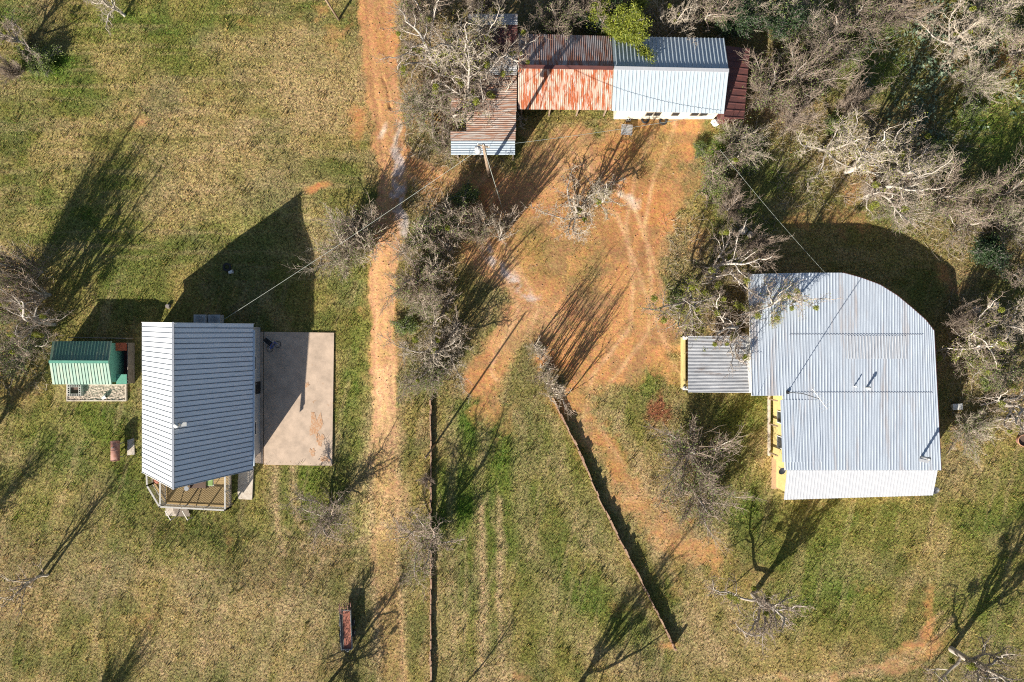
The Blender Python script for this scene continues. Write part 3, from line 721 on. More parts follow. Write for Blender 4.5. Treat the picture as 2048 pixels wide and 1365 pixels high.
# ---- concrete slab, patch and pad
def flat(name, px, z, m, label, cat, th=0.10, kind=None):
    pts = [P(a, b_, z) for a, b_ in px]
    c = np.mean(pts, 0)
    mb = MB((c[0], c[1], z)).prism([(p[0], p[1]) for p in pts], z - th - 0.1, z)
    o = mb.build(name, m); o.location = (c[0], c[1], z)
    return tag(o, label, cat, kind=kind)
flat('concrete_slab', [(528, 930), (664, 932), (668, 666), (528, 664)], -0.62, M['concrete'], 'large buff concrete slab east of the west house, half in its shadow', 'slab')
flat('walkway', [(506, 926), (526.5, 928), (526.5, 664), (508, 664)], -0.64, M['concrete'], 'narrow concrete walkway along the east wall of the west house', 'walkway')
flat('concrete_patch', [(463, 998), (504, 1000), (507, 936), (463, 938)], -0.60, M['concrete_pale'], 'small stained pale concrete patch east of the wooden deck', 'slab')
flat('step_pad', [(331, 1032), (362, 1033), (362, 1012), (331, 1012)], -0.36, M['concrete_pale'], 'small pale concrete pad at the foot of the deck steps', 'slab')
for i, (px_, py_, w_, h_, tn) in enumerate([(632, 855, 16, 34, .2), (640, 880, 9, 14, .7), (625, 905, 7, 9, .3), (615, 770, 6, 6, 0), (650, 918, 14, 6, .4)]):
    q = P(px_, py_, -0.615); r5 = np.random.default_rng(40 + i); pts_ = []
    for k in range(16):
        a = 6.283 * k / 16; rr_ = r5.uniform(.35, 1.15); pts_.append((rr_ * w_ / 24 * math.cos(a + tn), rr_ * h_ / 24 * math.sin(a + tn)))
    mb = MB(); mb.prism(pts_, 0, 0.012); o_ = mb.build('soil_patch', M['soil_red']); o_.location = (q[0], q[1], -0.619); tag(o_, ['largest smear of red soil on the sunny part of the slab', 'second smear of red soil below the largest on the slab', 'small smear of red soil toward the bottom of the slab', 'smallest smear of red soil halfway down the slab', 'smear of red soil in the southeast corner of the slab'][i], 'soil patch', 'red soil smears on the slab')

# ---- deck
zt = 1.25; zd = 0.30
dk_px = [(293, 946), (294, 972), (319, 1014), (450, 1021), (450, 945)]
dk = [P(a, b_, zt) for a, b_ in dk_px]
org = (dk[2][0], dk[2][1], -0.45)
deck = empty('deck', org, 'raised golden wooden deck with grey picket railings at the south gable of the west house', 'deck')
x0 = min(p[0] for p in dk); x1 = dk[3][0]; y0 = dk[3][1]; y1 = dk[0][1] + 0.5
mb = MB(org); y = y0
def deck_x0(y):
    a, b_, c = dk[0], dk[1], dk[2]
    if y > b_[1]: return a[0]
    t = (y - c[1]) / (b_[1] - c[1]); t = min(max(t, 0), 1)
    return c[0] + (b_[0] - c[0]) * t
while y < y1:
    mb.box(deck_x0(y + 0.07), x1, y, y + 0.128, zd - 0.04, zd); y += 0.14
mb.build('floor', M['wood_deck'], deck)
mb = MB(org).box(dk[2][0], x1, y0 - 0.05, y0 - 0.004, zd - 0.25, zd - 0.01); mb.box(x1 + 0.004, x1 + 0.05, y0, y1, zd - 0.25, zd - 0.01)
for px_ in (x0 + 0.2, dk[2][0] + 0.1, -26.5, -24.8, x1 - 0.1):
    for py_ in (y0 + 0.1, y1 - 0.3):
        if px_ < dk[2][0] and py_ < -12.5: continue
        mb.box(px_ - 0.05, px_ + 0.05, py_ - 0.05, py_ + 0.05, -1.0, zd - 0.05)
mb.build_each('beam', M['wood_old'], deck)
def railing(a, b_, zb0=None, zb1=None, dense=0.12):
    a = Vector((a[0], a[1], zd if zb0 is None else zb0)); b_ = Vector((b_[0], b_[1], zd if zb1 is None else zb1))
    L = (b_ - a).length; mb = MB(org); up = Vector((0, 0, 0.95))
    mb.bar(a + up, b_ + up, 0.13, 0.045); mb.bar(a + Vector((0, 0, 0.12)), b_ + Vector((0, 0, 0.12)), 0.05, 0.05)
    k = int(L / dense)
    for i in range(k + 1):
        p = a.lerp(b_, i / max(k, 1)); mb.box(p.x - 0.018, p.x + 0.018, p.y - 0.018, p.y + 0.018, p.z + 0.1, p.z + 0.93)
    n = max(1, int(round(L / 1.8)))
    for i in range(n + 1):
        p = a.lerp(b_, i / n); mb.box(p.x - 0.05, p.x + 0.05, p.y - 0.05, p.y + 0.05, p.z - 0.3, p.z + 1.0)
    return mb.build('railing', M['rail'], deck)
railing(dk[0], dk[1]); railing(dk[1], dk[2]); railing(dk[2], dk[3]); railing(dk[3], (dk[4][0], dk[4][1] - 0.1)); railing((dk[2][0] + 0.05, dk[2][1] + 0.1), (dk[2][0] + 0.05, dk[2][1] + 2.0))
mb = MB(org)
for i in range(3):
    mb.box(dk[2][0] + 0.55, dk[2][0] + 1.75, y0 - 0.06 - 0.28 * (i + 1), y0 - 0.06 - 0.28 * i, zd - 0.22 * (i + 1), zd - 0.22 * (i + 1) + 0.05)
mb.build('steps', M['wood_old'], deck)
mb = MB(org)
for dx in (0.45, 1.85):
    mb.bar((dk[2][0] + dx, y0 - 0.05, zd + 0.95), (dk[2][0] + dx + 0.15, y0 - 0.95, zd + 0.35), 0.06, 0.04)
    mb.box(dk[2][0] + dx + 0.12, dk[2][0] + dx + 0.18, y0 - 0.98, y0 - 0.92, -0.5, zd + 0.35)
mb.build_each('handrail', M['rail'], deck)
# furniture on the deck
p = P(396, 974, 0.8)
e = empty('bench', (p[0], p[1] + 0.15, zd), 'dark brown wicker bench on the deck, its back to the house wall', 'bench')
MB().box(-0.6, 0.6, -0.28, 0.25, 0.25, 0.42).build('seat', M['brown'], e)
mb = MB().box(-0.6, 0.6, 0.252, 0.33, 0.25, 0.85); mb.box(-0.68, -0.602, -0.28, 0.33, 0.0, 0.62).box(0.602, 0.68, -0.28, 0.33, 0, 0.62); mb.build('backrest', M['brown'], e)
for x in (-0.5, 0.5):
    MB().box(x - 0.03, x + 0.03, -0.26, -0.2, 0, 0.248).build('leg', M['brown'], e)
p = P(419, 966, 0.8)
e = empty('patio_chair', (p[0], p[1], zd), 'light framed patio chair with a green cushion on the deck', 'chair')
MB().box(-0.25, 0.25, -0.25, 0.25, 0.42, 0.50).build('cushion', M['cushion'], e)
MB().box(-0.29, 0.29, -0.29, 0.29, 0.36, 0.418).build('seat', M['white'], e)
mb = MB()
for i in range(5): mb.box(-0.26 + i * 0.12, -0.20 + i * 0.12, 0.292, 0.32, 0.38, 0.95)
mb.bar((-0.29, 0.306, 0.97), (0.29, 0.306, 0.97), 0.04); mb.build('backrest', M['white'], e)
for sx in (-1, 1):
    for sy in (-1, 1):
        MB().box(sx * 0.26 - 0.02, sx * 0.26 + 0.02, sy * 0.26 - 0.02, sy * 0.26 + 0.02, 0, 0.358).build('leg', M['white'], e)
p = P(374, 977, 0.7)
e = empty('side_table', (p[0], p[1], zd), 'small round grey side table at the roof edge on the deck', 'table')
MB().tube([(0, 0, 0.48), (0, 0, 0.52)], 0.2, 16).build('table_top', M['steel'], e)
for k in range(3):
    a = k * 2.09; MB().tube([(0.2 * math.cos(a), 0.2 * math.sin(a), 0), (0.1 * math.cos(a), 0.1 * math.sin(a), 0.48)], 0.015, 6).build('leg', M['white'], e)
p = P(316, 963, 0.7)
e = empty('grill', (p[0], p[1] + 0.1, zd), 'small round rusty orange charcoal grill at the west corner of the deck', 'grill')
mb = MB(); mb.tube([(0, 0, 0.45), (0, 0, 0.55), (0, 0, 0.68), (0, 0, 0.74)], [0.12, 0.24, 0.26, 0.10], 14); mb.build('bowl', M['trailer_bed'], e, True)
for k in range(3):
    a = k * 2.09; MB().tube([(0.24 * math.cos(a), 0.24 * math.sin(a), 0), (0.1 * math.cos(a), 0.1 * math.sin(a), 0.5)], 0.015, 6).build('leg', M['dark'], e)

# ---- green shed with pens
ze2, zr2 = 1.95, 2.64
a0 = P(105, 683, ze2); a1 = P(224, 683, ze2); r0 = P(98.5, 724, zr2); r1 = P(217.5, 724.5, zr2); b0 = P(105, 769, ze2); b1 = P(224, 769, ze2)
org = (-34.5, -1.8, 0)
shed = empty('shed', org, 'small green metal gabled shed with an open pen on its east side', 'shed')
roof_panel([a0, a1], [r0, r1], 'roof', M['green_sheet'], shed, org, pitch=0.25, amp=0.05, prof='rib')
roof_panel([r0, r1], [b0, b1], 'roof', M['green_sheet'], shed, org, pitch=0.25, amp=0.05, prof='rib')
MB(org).bar(off(r0, 0, 0, 0.05), off(r1, 0, 0, 0.05), 0.22, 0.03).build('ridge_cap', M['green_trim'], shed)
mb = MB(org); x0, x1 = a0[0] + 0.15, a1[0] - 0.1; yN, yS = a0[1] - 0.15, b0[1] + 0.15; ym = r0[1]
V = []
for x in (x0, x1): V += [(x, yS, -0.2), (x, yS, ze2 - 0.02), (x, ym, zr2 - 0.06), (x, yN, ze2 - 0.02), (x, yN, -0.2)]
mb.add(V, [(0, 1, 2, 3, 4), (9, 8, 7, 6, 5)] + [(i, 5 + i, 5 + (i + 1) % 5, (i + 1) % 5) for i in range(5)])
mb.build('wall', M['green_trim'], shed)
x2 = P(252, 700, 1.3)[0]
yA = P(0, 686, 1.3)[1]; yB = P(0, 702, 1.3)[1]; yC = P(0, 749, 1.0)[1]; yD = P(0, 768, 1.0)[1]
mb = MB(org).box(x1 + 0.002, x2, yB, yA, 1.25, 1.30); mb.build('pen_roof', M['pen_red'], shed)
mb = MB(org).box(x1 + 0.002, x2, yD, yC, 1.15, 1.20); mb.build('pen_roof', M['green_trim'], shed)
mb = MB(org).box(x2 - 0.06, x2, yD, yA, -0.1, 1.0); mb.box(x1 + 0.002, x2 - 0.062, yA - 0.06, yA - 0.002, -0.1, 1.2); mb.box(x1 + 0.002, x2 - 0.062, yD + 0.002, yD + 0.06, -0.1, 1.1); mb.build('pen_wall', M['wood_old'], shed)
MB(org).box(x1 + 0.01, x2 - 0.07, yD + 0.07, yA - 0.07, 0.0, 0.06).build('pen_floor', M['gravel' ] if False else M['maroon'], shed)
# rail frame behind the shed
mb = MB(org); q0 = P(136, 675, 1.2); q1 = P(250, 677, 1.2)
mb.bar(q0, q1, 0.06).bar((q0[0], q0[1], 0.6), (q1[0], q1[1], 0.6), 0.04)
for t in np.linspace(0, 1, 6):
    p = Vector(q0).lerp(Vector(q1), t); mb.box(p.x - 0.04, p.x + 0.04, p.y - 0.04, p.y + 0.04, -0.1, 1.2)
mb.build('pen_rail', M['wood_old'], shed)

# garden bed, block planter and the things in it
p0 = P(133, 803, 0.15); p1 = P(253, 769, 0.15)
org = (p0[0], p0[1], 0)
bed = empty('garden_bed', org, 'gravel filled garden bed with a white timber border south of the green shed', 'garden bed')
mb = MB(org); w = 0.09
mb.box(p0[0], p1[0], p0[1], p0[1] + w, -0.1, 0.18).box(p0[0], p1[0], p1[1] - w, p1[1], -0.1, 0.18).box(p0[0], p0[0] + w, p0[1] + w + .002, p1[1] - w - .002, -0.1, 0.18).box(p1[0] - w, p1[0], p0[1] + w + .002, p1[1] - w - .002, -0.1, 0.18)
mb.build('border', M['concrete_pale'], bed)
gs = MB(org); nxg, nyg = 50, 14
gxv = np.linspace(p0[0] + w, p1[0] - w, nxg); gyv = np.linspace(p0[1] + w, p1[1] - w, nyg)
V = [(x, y, 0.10 + 0.07 * random.random()) for y in gyv for x in gxv]
gs.add(V, [(j * nxg + i, j * nxg + i + 1, (j + 1) * nxg + i + 1, (j + 1) * nxg + i) for j in range(nyg - 1) for i in range(nxg - 1)])
gs.build('gravel_fill', M['gravel'], bed)
q0 = P(134, 793, 0.55); q1 = P(161, 770, 0.55)
e = empty('block_planter', (q0[0], q0[1], 0.12), 'square planter of grey hollow concrete blocks in the garden bed', 'planter')
bx, by = q1[0] - q0[0], q1[1] - q0[1]; bw = 0.2
def hollow(mb, x0, x1, y0, y1, z0, z1, along, n):
    t = 0.035
    L = (x1 - x0) if along == 'x' else (y1 - y0)
    for s in (0, 1):
        if along == 'x': mb.box(x0, x1, y0 + s * (y1 - y0 - t), y0 + s * (y1 - y0 - t) + t, z0, z1)
        else: mb.box(x0 + s * (x1 - x0 - t), x0 + s * (x1 - x0 - t) + t, y0, y1, z0, z1)
    for i in range(n + 1):
        c = i / n * (L - t)
        if along == 'x': mb.box(x0 + c, x0 + c + t, y0 + t + .001, y1 - t - .001, z0, z1 - .001)
        else: mb.box(x0 + t + .001, x1 - t - .001, y0 + c, y0 + c + t, z0, z1 - .001)
mb = MB(); hollow(mb, 0, bx, 0, bw, 0, 0.4, 'x', 6); hollow(mb, 0, bx, by - bw, by, 0, 0.4, 'x', 6); hollow(mb, 0, bw, bw + .004, by - bw - .004, 0, 0.4, 'y', 3); hollow(mb, bx - bw, bx, bw + .004, by - bw - .004, 0, 0.4, 'y', 3)
mb.build('blocks', M['block'], e)
MB().box(bw, bx - bw, bw, by - bw, 0, 0.22).build('soil', M['brown'], e)
p = P(208, 795, 0.3)
e = empty('bucket', (p[0], p[1], 0.12), 'white bucket tipped over on the gravel of the garden bed', 'bucket', rz=0.5)
mb = MB().tube([(-0.16, 0, 0.15), (0.18, 0, 0.16)], [0.13, 0.16], 14, caps=False); mb.tube([(-0.17, 0, 0.15), (-0.155, 0, 0.15)], 0.13, 14); mb.build('body', M['white'], e, True)
mb = MB().ring((0.18, 0, 0.16), 0.16, 0.014, 16, 'x'); mb.build('rim', M['white'], e)

# ---- rusty tank and its pad
p = PG(241, 899)
e = empty('oil_tank', (p[0], p[1], p[2]), 'rusty horizontal cylindrical tank on two short stands beside the white roof edge', 'tank')
mb = MB(); r_ = 0.34
ys_ = [-0.85, -0.83, -0.78, 0.78, 0.83, 0.85]; rs_ = [0.12, 0.26, r_, r_, 0.26, 0.12]
mb.tube([(0, y, 0.75) for y in ys_], rs_, 20); mb.build('tank_body', M['rust_tank'], e, True)
for y in (-0.78, 0.05, 0.78): MB().ring((0, y, 0.75), r_, 0.022, 22, 'y').build('band', M['rust_tank'], e)
for y in (-0.55, 0.55):
    mb = MB(); mb.bar((-0.25, y, 0), (-0.18, y, 0.55), 0.06).bar((0.25, y, 0), (0.18, y, 0.55), 0.06).bar((-0.2, y, 0.42), (0.2, y, 0.42), 0.05); mb.build('stand', M['steel'], e)
MB().tube([(0, 0.3, 1.05), (0, 0.3, 1.22)], 0.05, 8).build('filler_cap', M['steel'], e)
flat('paving_slab', [(254, 911), (269, 910), (268, 877), (255, 880)], 0.04, M['concrete_pale'], 'thin pale paving slab on the grass next to the rusty tank', 'slab', 0.06)

# ---- livestock trailer
p = PG(696, 1253)
e = empty('feed_trailer', p, 'narrow open trailer with a rusty red bed and grey rim by the road', 'trailer', rz=R(2.5))
W_, L_ = 0.46, 1.62
MB().box(-W_ + .04, W_ - .04, -L_ + .04, L_ - .04, 0.58, 0.64).build('bed', M['trailer_bed'], e)
for nm, bxs in (('side_panel', (-W_, -W_ + 0.04, -L_, L_)), ('side_panel', (W_ - 0.04, W_, -L_, L_)), ('end_panel', (-W_ + .042, W_ - .042, -L_, -L_ + 0.04)), ('end_panel', (-W_ + .042, W_ - .042, L_ - 0.04, L_))):
    MB().box(bxs[0], bxs[1], bxs[2], bxs[3], 0.46, 0.80).build(nm, M['trailer_rim'], e)
MB().box(-W_ + .05, -W_ + .22, -L_ + .05, L_ - .05, 0.641, 0.68).build('plank', M['wood_old'], e)
for x in (-W_ - 0.1, W_ + 0.1):
    for y in (-0.45, 0.45):
        w = MB().tube([(x - 0.06, y, 0.3), (x + 0.06, y, 0.3)], 0.30, 18); wo_ = w.build('wheel', M['rubber'], e, False)
        MB().tube([(x - 0.065, y, 0.3), (x + 0.065, y, 0.3)], 0.15, 12).build('rim', M['steel'], wo_)
mb = MB().bar((-0.3, -L_, 0.5), (0, -L_ - 0.3, 0.45), 0.06).bar((0.3, -L_, 0.5), (0, -L_ - 0.3, 0.45), 0.06); mb.build('drawbar', M['trailer_rim'], e)
mb = MB()
for y in (L_ + 0.02, L_ + 0.55):
    pts = [(-W_ * math.cos(t), y, 0.55 + 1.0 * math.sin(t)) for t in np.linspace(0, math.pi, 9)]
    mb.tube(pts, 0.025, 6)
for t in np.linspace(0.1, math.pi - 0.1, 6):
    mb.bar((-W_ * math.cos(t), L_ + 0.02, 0.55 + math.sin(t)), (-W_ * math.cos(t), L_ + 0.55, 0.55 + math.sin(t)), 0.04)
for x in (-0.3, -0.1, 0.1, 0.3): mb.bar((x, L_ + 0.02, 0.55), (x, L_ + 0.55, 0.55), 0.04)
mb.build('hay_rack', M['rust_tank'], e)

# ---- north building: rusty western half and grey eastern half share one gable
def gable(name, org, label, x0p, x1p, yNp, yRp, ySp, zeN, zrr, zeS, mN, mS, pitch, amp, prof, yN2=None, yR2=None, yS2=None):
    yN2 = yN2 or yNp; yR2 = yR2 or yRp; yS2 = yS2 or ySp
    e = empty(name, org, label, 'barn')
    n0, n1 = P(x0p, yNp, zeN), P(x1p, yN2, zeN); r0, r1 = P(x0p, yRp, zrr), P(x1p, yR2, zrr); s0, s1 = P(x0p, ySp, zeS), P(x1p, yS2, zeS)
    # keep the plan rectangular
    xa = min(n0[0], s0[0]) if x0p < 1024 else s0[0]; xb = s1[0]
    n0 = (xa, n0[1], zeN); r0 = (xa, r0[1], zrr); s0 = (xa, s0[1], zeS); n1 = (xb, n1[1], zeN); r1 = (xb, r1[1], zrr); s1 = (xb, s1[1], zeS)
    roof_panel([n0, n1], [r0, r1], 'roof', mN, e, org, pitch, amp, prof); roof_panel([r0, r1], [s0, s1], 'roof', mS, e, org, pitch, amp, prof)
    return e, n0, n1, r0, r1, s0, s1
org = (1.0, 23.0, 0)
rb, n0, n1, r0, r1, s0, s1 = gable('rusty_barn', org, 'open fronted barn with a rust streaked corrugated gable roof, joined to the grey roofed building', 1036, 1223, 68, 134, 219, 2.5, 3.6, 2.5, M['rust_dark'], M['rust_roof'], 0.15, 0.035, 'wave', 73, 137, 221)
MB(org).bar(off(r0, 0, 0, 0.05), off(r1, -0.02, 0, 0.05), 0.30, 0.03).build('ridge_cap', M['red_sheet'], rb)
mb = MB(org); mb.box(n0[0] + 0.15, n1[0] - 0.1, n1[1] - 0.35, n1[1] - 0.28, -0.2, 2.42); mb.box(n0[0] + 0.15, n0[0] + 0.22, s0[1] + 0.5, n1[1] - 0.352, -0.2, 2.42); mb.build('wall', M['wood_old'], rb)
mb = MB(org)
for x in np.linspace(s0[0] + 0.3, s1[0] - 0.3, 4): mb.box(x - 0.06, x + 0.06, s0[1] + 0.25, s0[1] + 0.37, -0.2, 2.42)
mb.bar((s0[0] + 0.2, s0[1] + 0.31, 2.36), (s1[0] - 0.2, s1[1] + 0.31, 2.36), 0.1, 0.1); mb.build_each('post', M['pole'], rb)
org = (12.5, 23.0, 0)
gb, n0, n1, r0, r1, s0, s1 = gable('grey_barn', org, 'long white walled building with a pale grey ribbed metal gable roof', 1223.5, 1448, 73, 137, 222, 2.5, 3.65, 2.45, M['galv_new'], M['galv_new'], 0.30, 0.05, 'rib', 77, 142, 228)
MB(org).bar(off(r0, 0.02, 0, 0.06), off(r1, 0, 0, 0.06), 0.28, 0.03).build('ridge_cap', M['galv_lean'], gb)
sy = s0[1] + 0.12
mb = MB(org)
V = [(s0[0] + .5, sy, -0.2), (s0[0] + .5, sy, 2.42), (s0[0] + .5, r0[1], 3.55), (s0[0] + .5, n1[1] - .3, 2.42), (s0[0] + .5, n1[1] - .3, -0.2)]
V += [(s1[0] - .15, a[1], a[2]) for a in V]
mb.add(V, [(0, 1, 2, 3, 4), (9, 8, 7, 6, 5)] + [(i, 5 + i, 5 + (i + 1) % 5, (i + 1) % 5) for i in range(5)])
mb.build('wall', M['wall_white'], gb)
for x0_, x1_ in ((1292, 1299), (1308, 1315), (1344, 1352), (1382, 1391), (1400, 1409)):
    xa = P(x0_, 0, 1.5)[0]; xb = P(x1_, 0, 1.5)[0]
    w = MB(org).box(xa, xb + 0.3, sy - 0.05, sy - 0.003, 1.0, 1.75).build('window', M['wood_old'], gb)
    MB(org).box(xa + .05, xb + 0.25, sy - 0.06, sy - 0.051, 1.05, 1.7).build('pane', M['dark'], w)
# red lean-to on its east end
org = (19.0, 23.5, 0)
lt = empty('red_lean_to', org, 'low maroon lean-to shed at the east end of the grey roofed building', 'shed')
x0 = n1[0] + 0.02
A = [(x0, P(0, 92, 2.3)[1], 2.35), (x0, P(0, 236, 2.3)[1], 2.35)]; Bq = [P(1500, 98, 1.9), P(1488, 238, 1.9)]
roof_panel(A, Bq, 'roof', M['red_sheet'], lt, org, 0.6, 0.04, 'seam')
mb = MB(org).prism([(x0 + .1, A[1][1] + .2), (Bq[1][0] - .2, Bq[1][1] + .25), (Bq[0][0] - .2, Bq[0][1] - .25), (x0 + .1, A[0][1] - .2)], -0.2, [2.25, 1.85, 1.85, 2.25]); mb.build('wall', M['maroon'], lt)
p = PG(1462, 232)
e = empty('brick_chimney', p, 'short hollow stack of reddish bricks against the maroon lean-to', 'chimney')
hollow_mb = MB(); hollow(hollow_mb, -0.4, 0.4, -0.35, -0.15, 0, 1.1, 'x', 3); hollow(hollow_mb, -0.4, 0.4, 0.15, 0.35, 0, 1.1, 'x', 3); hollow(hollow_mb, -0.4, -0.2, -0.148, 0.148, 0, 1.1, 'y', 1); hollow(hollow_mb, 0.2, 0.4, -0.148, 0.148, 0, 1.1, 'y', 1)
hollow_mb.build('brickwork', mat('brick', (0.42, 0.24, 0.16), (0.30, 0.16, 0.11), 6, 0.9), e)

# ---- old patchwork barn under the big bare tree
org = (-3.0, 21.0, 0)
ob = empty('old_barn', org, 'tumbledown barn of patchwork rusty and grey roof sheets under the big bare tree', 'barn')
def sheet(x0p, x1p, y0p, y1p, z0, z1, m, pitch=0.15, amp=0.03, prof='wave', ns=False):
    nw = P(x0p, y0p, z0); ne = P(x1p, y0p, z1); sw = P(x0p, y1p, z0); se = P(x1p, y1p, z1)
    if ns: return roof_panel([nw, ne], [sw, se], 'roof_sheet', m, ob, org, pitch, amp, prof)
    return roof_panel([nw, sw], [ne, se], 'roof_sheet', m, ob, org, pitch, amp, prof)
sheet(937, 1035, 28, 50, 2.5, 2.9, M['grey_sheet'])
sheet(962, 1034.8, 50.5, 106, 2.55, 2.88, M['red_sheet'], 0.4, 0.03, 'seam')
sheet(968, 1034, 106.5, 150, 2.4, 2.86, M['grey_sheet'])
sheet(955, 1033.5, 150.5, 196, 2.35, 2.84, M['rust_stripe'])
sheet(903, 1033, 196.5, 223, 2.3, 2.82, M['rust_stripe'])
sheet(933, 1032, 223.5, 262, 2.38, 2.80, M['rust_stripe'])
sheet(901, 1031, 262.5, 281, 2.3, 2.78, M['rust_stripe'])
sheet(902, 1030, 281.5, 310, 2.25, 2.70, M['galv_new'], 0.2, 0.03, 'wave')
mb = MB(org)
xE = P(1028, 200, 0)[0] - 0.05
mb.box(xE - 0.07, xE, P(0, 305, 2.5)[1], P(0, 40, 2.5)[1], -0.2, 2.55)
for yy in (300, 240, 180, 110, 50):
    y = P(0, yy, 2.3)[1]
    for xx in (912, 960):
        x = P(xx, 0, 2.2)[0]; mb.box(x - 0.07, x + 0.07, y - 0.07, y + 0.07, -0.2, 2.2)
    mb.bar((P(908, 0, 2.2)[0], y, 2.2), (xE, y, 2.6), 0.09, 0.12)
mb.build('frame', M['wood_old'], ob)
mb = MB(org); x = P(868, 0, 0)[0]
for yy in np.linspace(225, 275, 6):
    y = P(0, yy, 0)[1]; mb.box(x - 0.05, x + 0.05, y - 0.05, y + 0.05, -0.1, 1.3)
mb.bar((x, P(0, 222, 0)[1], 1.2), (x, P(0, 278, 0)[1], 1.2), 0.05, 0.12).bar((x, P(0, 222, 0)[1], 0.6), (x, P(0, 278, 0)[1], 0.6), 0.05, 0.12)
mb.bar((x, P(0, 222, 0)[1], 1.2), (xE - 5.5, P(0, 222, 0)[1], 1.2), 0.05, 0.12)
mb.build('pen_fence', M['wood_old'], ob)

# ---- east house: one shallow slope rising to the south, rounded north-east corner
zN, zS = 2.45, 3.75
yTop = P(0, 547, zN)[1]; yRid = P(0, 941, zS)[1]
def ez(y): return zN + (zS - zN) * (yTop - y) / (yTop - yRid)
def EP(px, py):
    z = 3.0
    for _ in range(5):
        q = P(px, py, z); z = ez(q[1])
    return (q[0], q[1], z)
org = (24.0, -2.0, 0)
eh = empty('round_cornered_house', org, 'large yellow walled house under a broad ribbed metal roof with a rounded corner', 'house')
top_px = [(1497, 549), (1560, 547), (1620, 546), (1686, 546), (1722, 556), (1760, 570), (1795, 592), (1826, 618), (1852, 641), (1868, 662), (1876, 705), (1882, 790), (1886, 860), (1891, 936)]
# each rib column runs from the north outline down to the south outline
north = [EP(a, b_) for a, b_ in top_px[:10]]
xE = EP(1868, 662)[0]
xW = north[0][0]; xStep = EP(1567, 800)[0]; yStep = EP(1530, 792)[1]
def nline(x):
    return float(np.interp(x, [p[0] for p in north], [p[1] for p in north]))
def column(xa, xb, y_s, nm='roof', dz=0.0, k=40):
    X = np.linspace(xa, xb, k)
    A = [(x, nline(x), ez(nline(x)) + dz) for x in X]; Bq = [(x, y_s, ez(y_s) + dz) for x in X]
    return roof_panel(A, Bq, nm, M['galv'], eh, org, 0.25, 0.032, 'rib', 0.05)
ny_ = yRid
r_w = column(xW, xStep, yStep)
r_m = column(xStep + 0.001, xE, ny_)
# the short remainder east of the arc end
xS = EP(1891, 936)[0]
def eline(x): return north[-1][1] - (x - xE) / (xS - xE) * 0.9 if xS > xE + 0.05 else north[-1][1]
print('east', xE, xS, xStep, xW)
# a patch of newer brownish sheets, laid over the old ones on the same ribs
pw = (xE - xStep) / max(2, int(round(1.0 * (xE - xStep) / 0.25)))
def patch(x0p, x1p, ya, yb, m):
    x0_ = xStep + round((EP(x0p, ya)[0] - xStep) / pw) * pw; k_ = round((EP(x1p, ya)[0] - x0_) / pw); x1_ = x0_ + k_ * pw
    yA_, yB_ = EP(x0p, ya)[1], EP(x0p, yb)[1]
    roof_panel([(x0_, yA_, ez(yA_) + .008), (x1_, yA_, ez(yA_) + .008)], [(x0_, yB_, ez(yB_) + .008), (x1_, yB_, ez(yB_) + .008)], 'patch_sheet', m, eh, org, pw, 0.032, 'rib', 0.004)
patch(1690, 1812, 672, 718, M['galv_patch']); patch(1560, 1640, 800, 925, M['galv'])
# sheet laps
mb = MB(org)
for yy in (670, 786):
    y = EP(1600, yy)[1]; mb.bar((xStep + 0.6, y, ez(y) + 0.055), (xE - 0.3 - (0.6 if yy == 670 else 0.1), y, ez(y) + 0.046), 0.03, 0.008)
mb.build('lap_joint', M['seam'], eh)
# south lean-to
zl = 3.1
lA = [P(1566, 943, zS - 0.03), P(1867, 938, zS - 0.03)]; lB = [P(1568, 1000, zl), P(1866, 991, zl)]
yl = lA[0][1] - 0.0
lA = [(lB[0][0], yRid - 0.02, zS - 0.06), (lB[1][0], yRid - 0.02, zS - 0.06)]
roof_panel(lA, lB, 'porch_roof', M['galv_lean'], eh, org, 0.25, 0.03, 'rib', 0.04)
# walls
inset = 0.32
poly = [(xW + inset + 0.25, yStep + inset), (xW + inset + 0.25, yTop - inset)]
for q in north[2:]: poly.append((q[0] - inset * (0.3 + 0.7 * (q[0] > north[3][0] + 2)), q[1] - inset))
poly += [(xE - inset, yRid + 0.3), (xStep + 0.42, yRid + 0.3), (xStep + 0.42, yStep + inset)]
poly = poly[::-1]
mb = MB(org).prism(poly, -0.2, [ez(p[1]) - 0.10 for p in poly]); mb.build('wall', M['wall_yellow'], eh)
mb = MB(org).box(lB[0][0] + 0.55, lB[1][0] - 0.2, lB[0][1] + 0.35, yRid + 0.298, -0.2, zl - 0.06); mb.build('porch_wall', M['wall_yellow'], eh)
MB(org).bar((xW - 0.02, yTop, zN - 0.02), (xW - 0.02, yStep, ez(yStep) - 0.02), 0.05, 0.14).build('fascia', M['white'], eh)
MB(org).bar((xStep - 0.04, yStep - .05, ez(yStep) - 0.03), (xStep - 0.04, yRid, zS - 0.03), 0.06, 0.14).build('fascia', M['white'], eh)
mb = MB(org)
for a, b_ in zip(north[3:-1], north[4:]): mb.bar(off(a, 0.02, 0.02, -0.04), off(b_, 0.02, 0.02, -0.04), 0.03, 0.10)
mb.bar((xE + .03, north[-1][1], ez(north[-1][1]) - 0.04), (xE + .03, yRid, zS - 0.04), 0.03, 0.10)
mb.build_each('fascia', M['maroon'], eh)
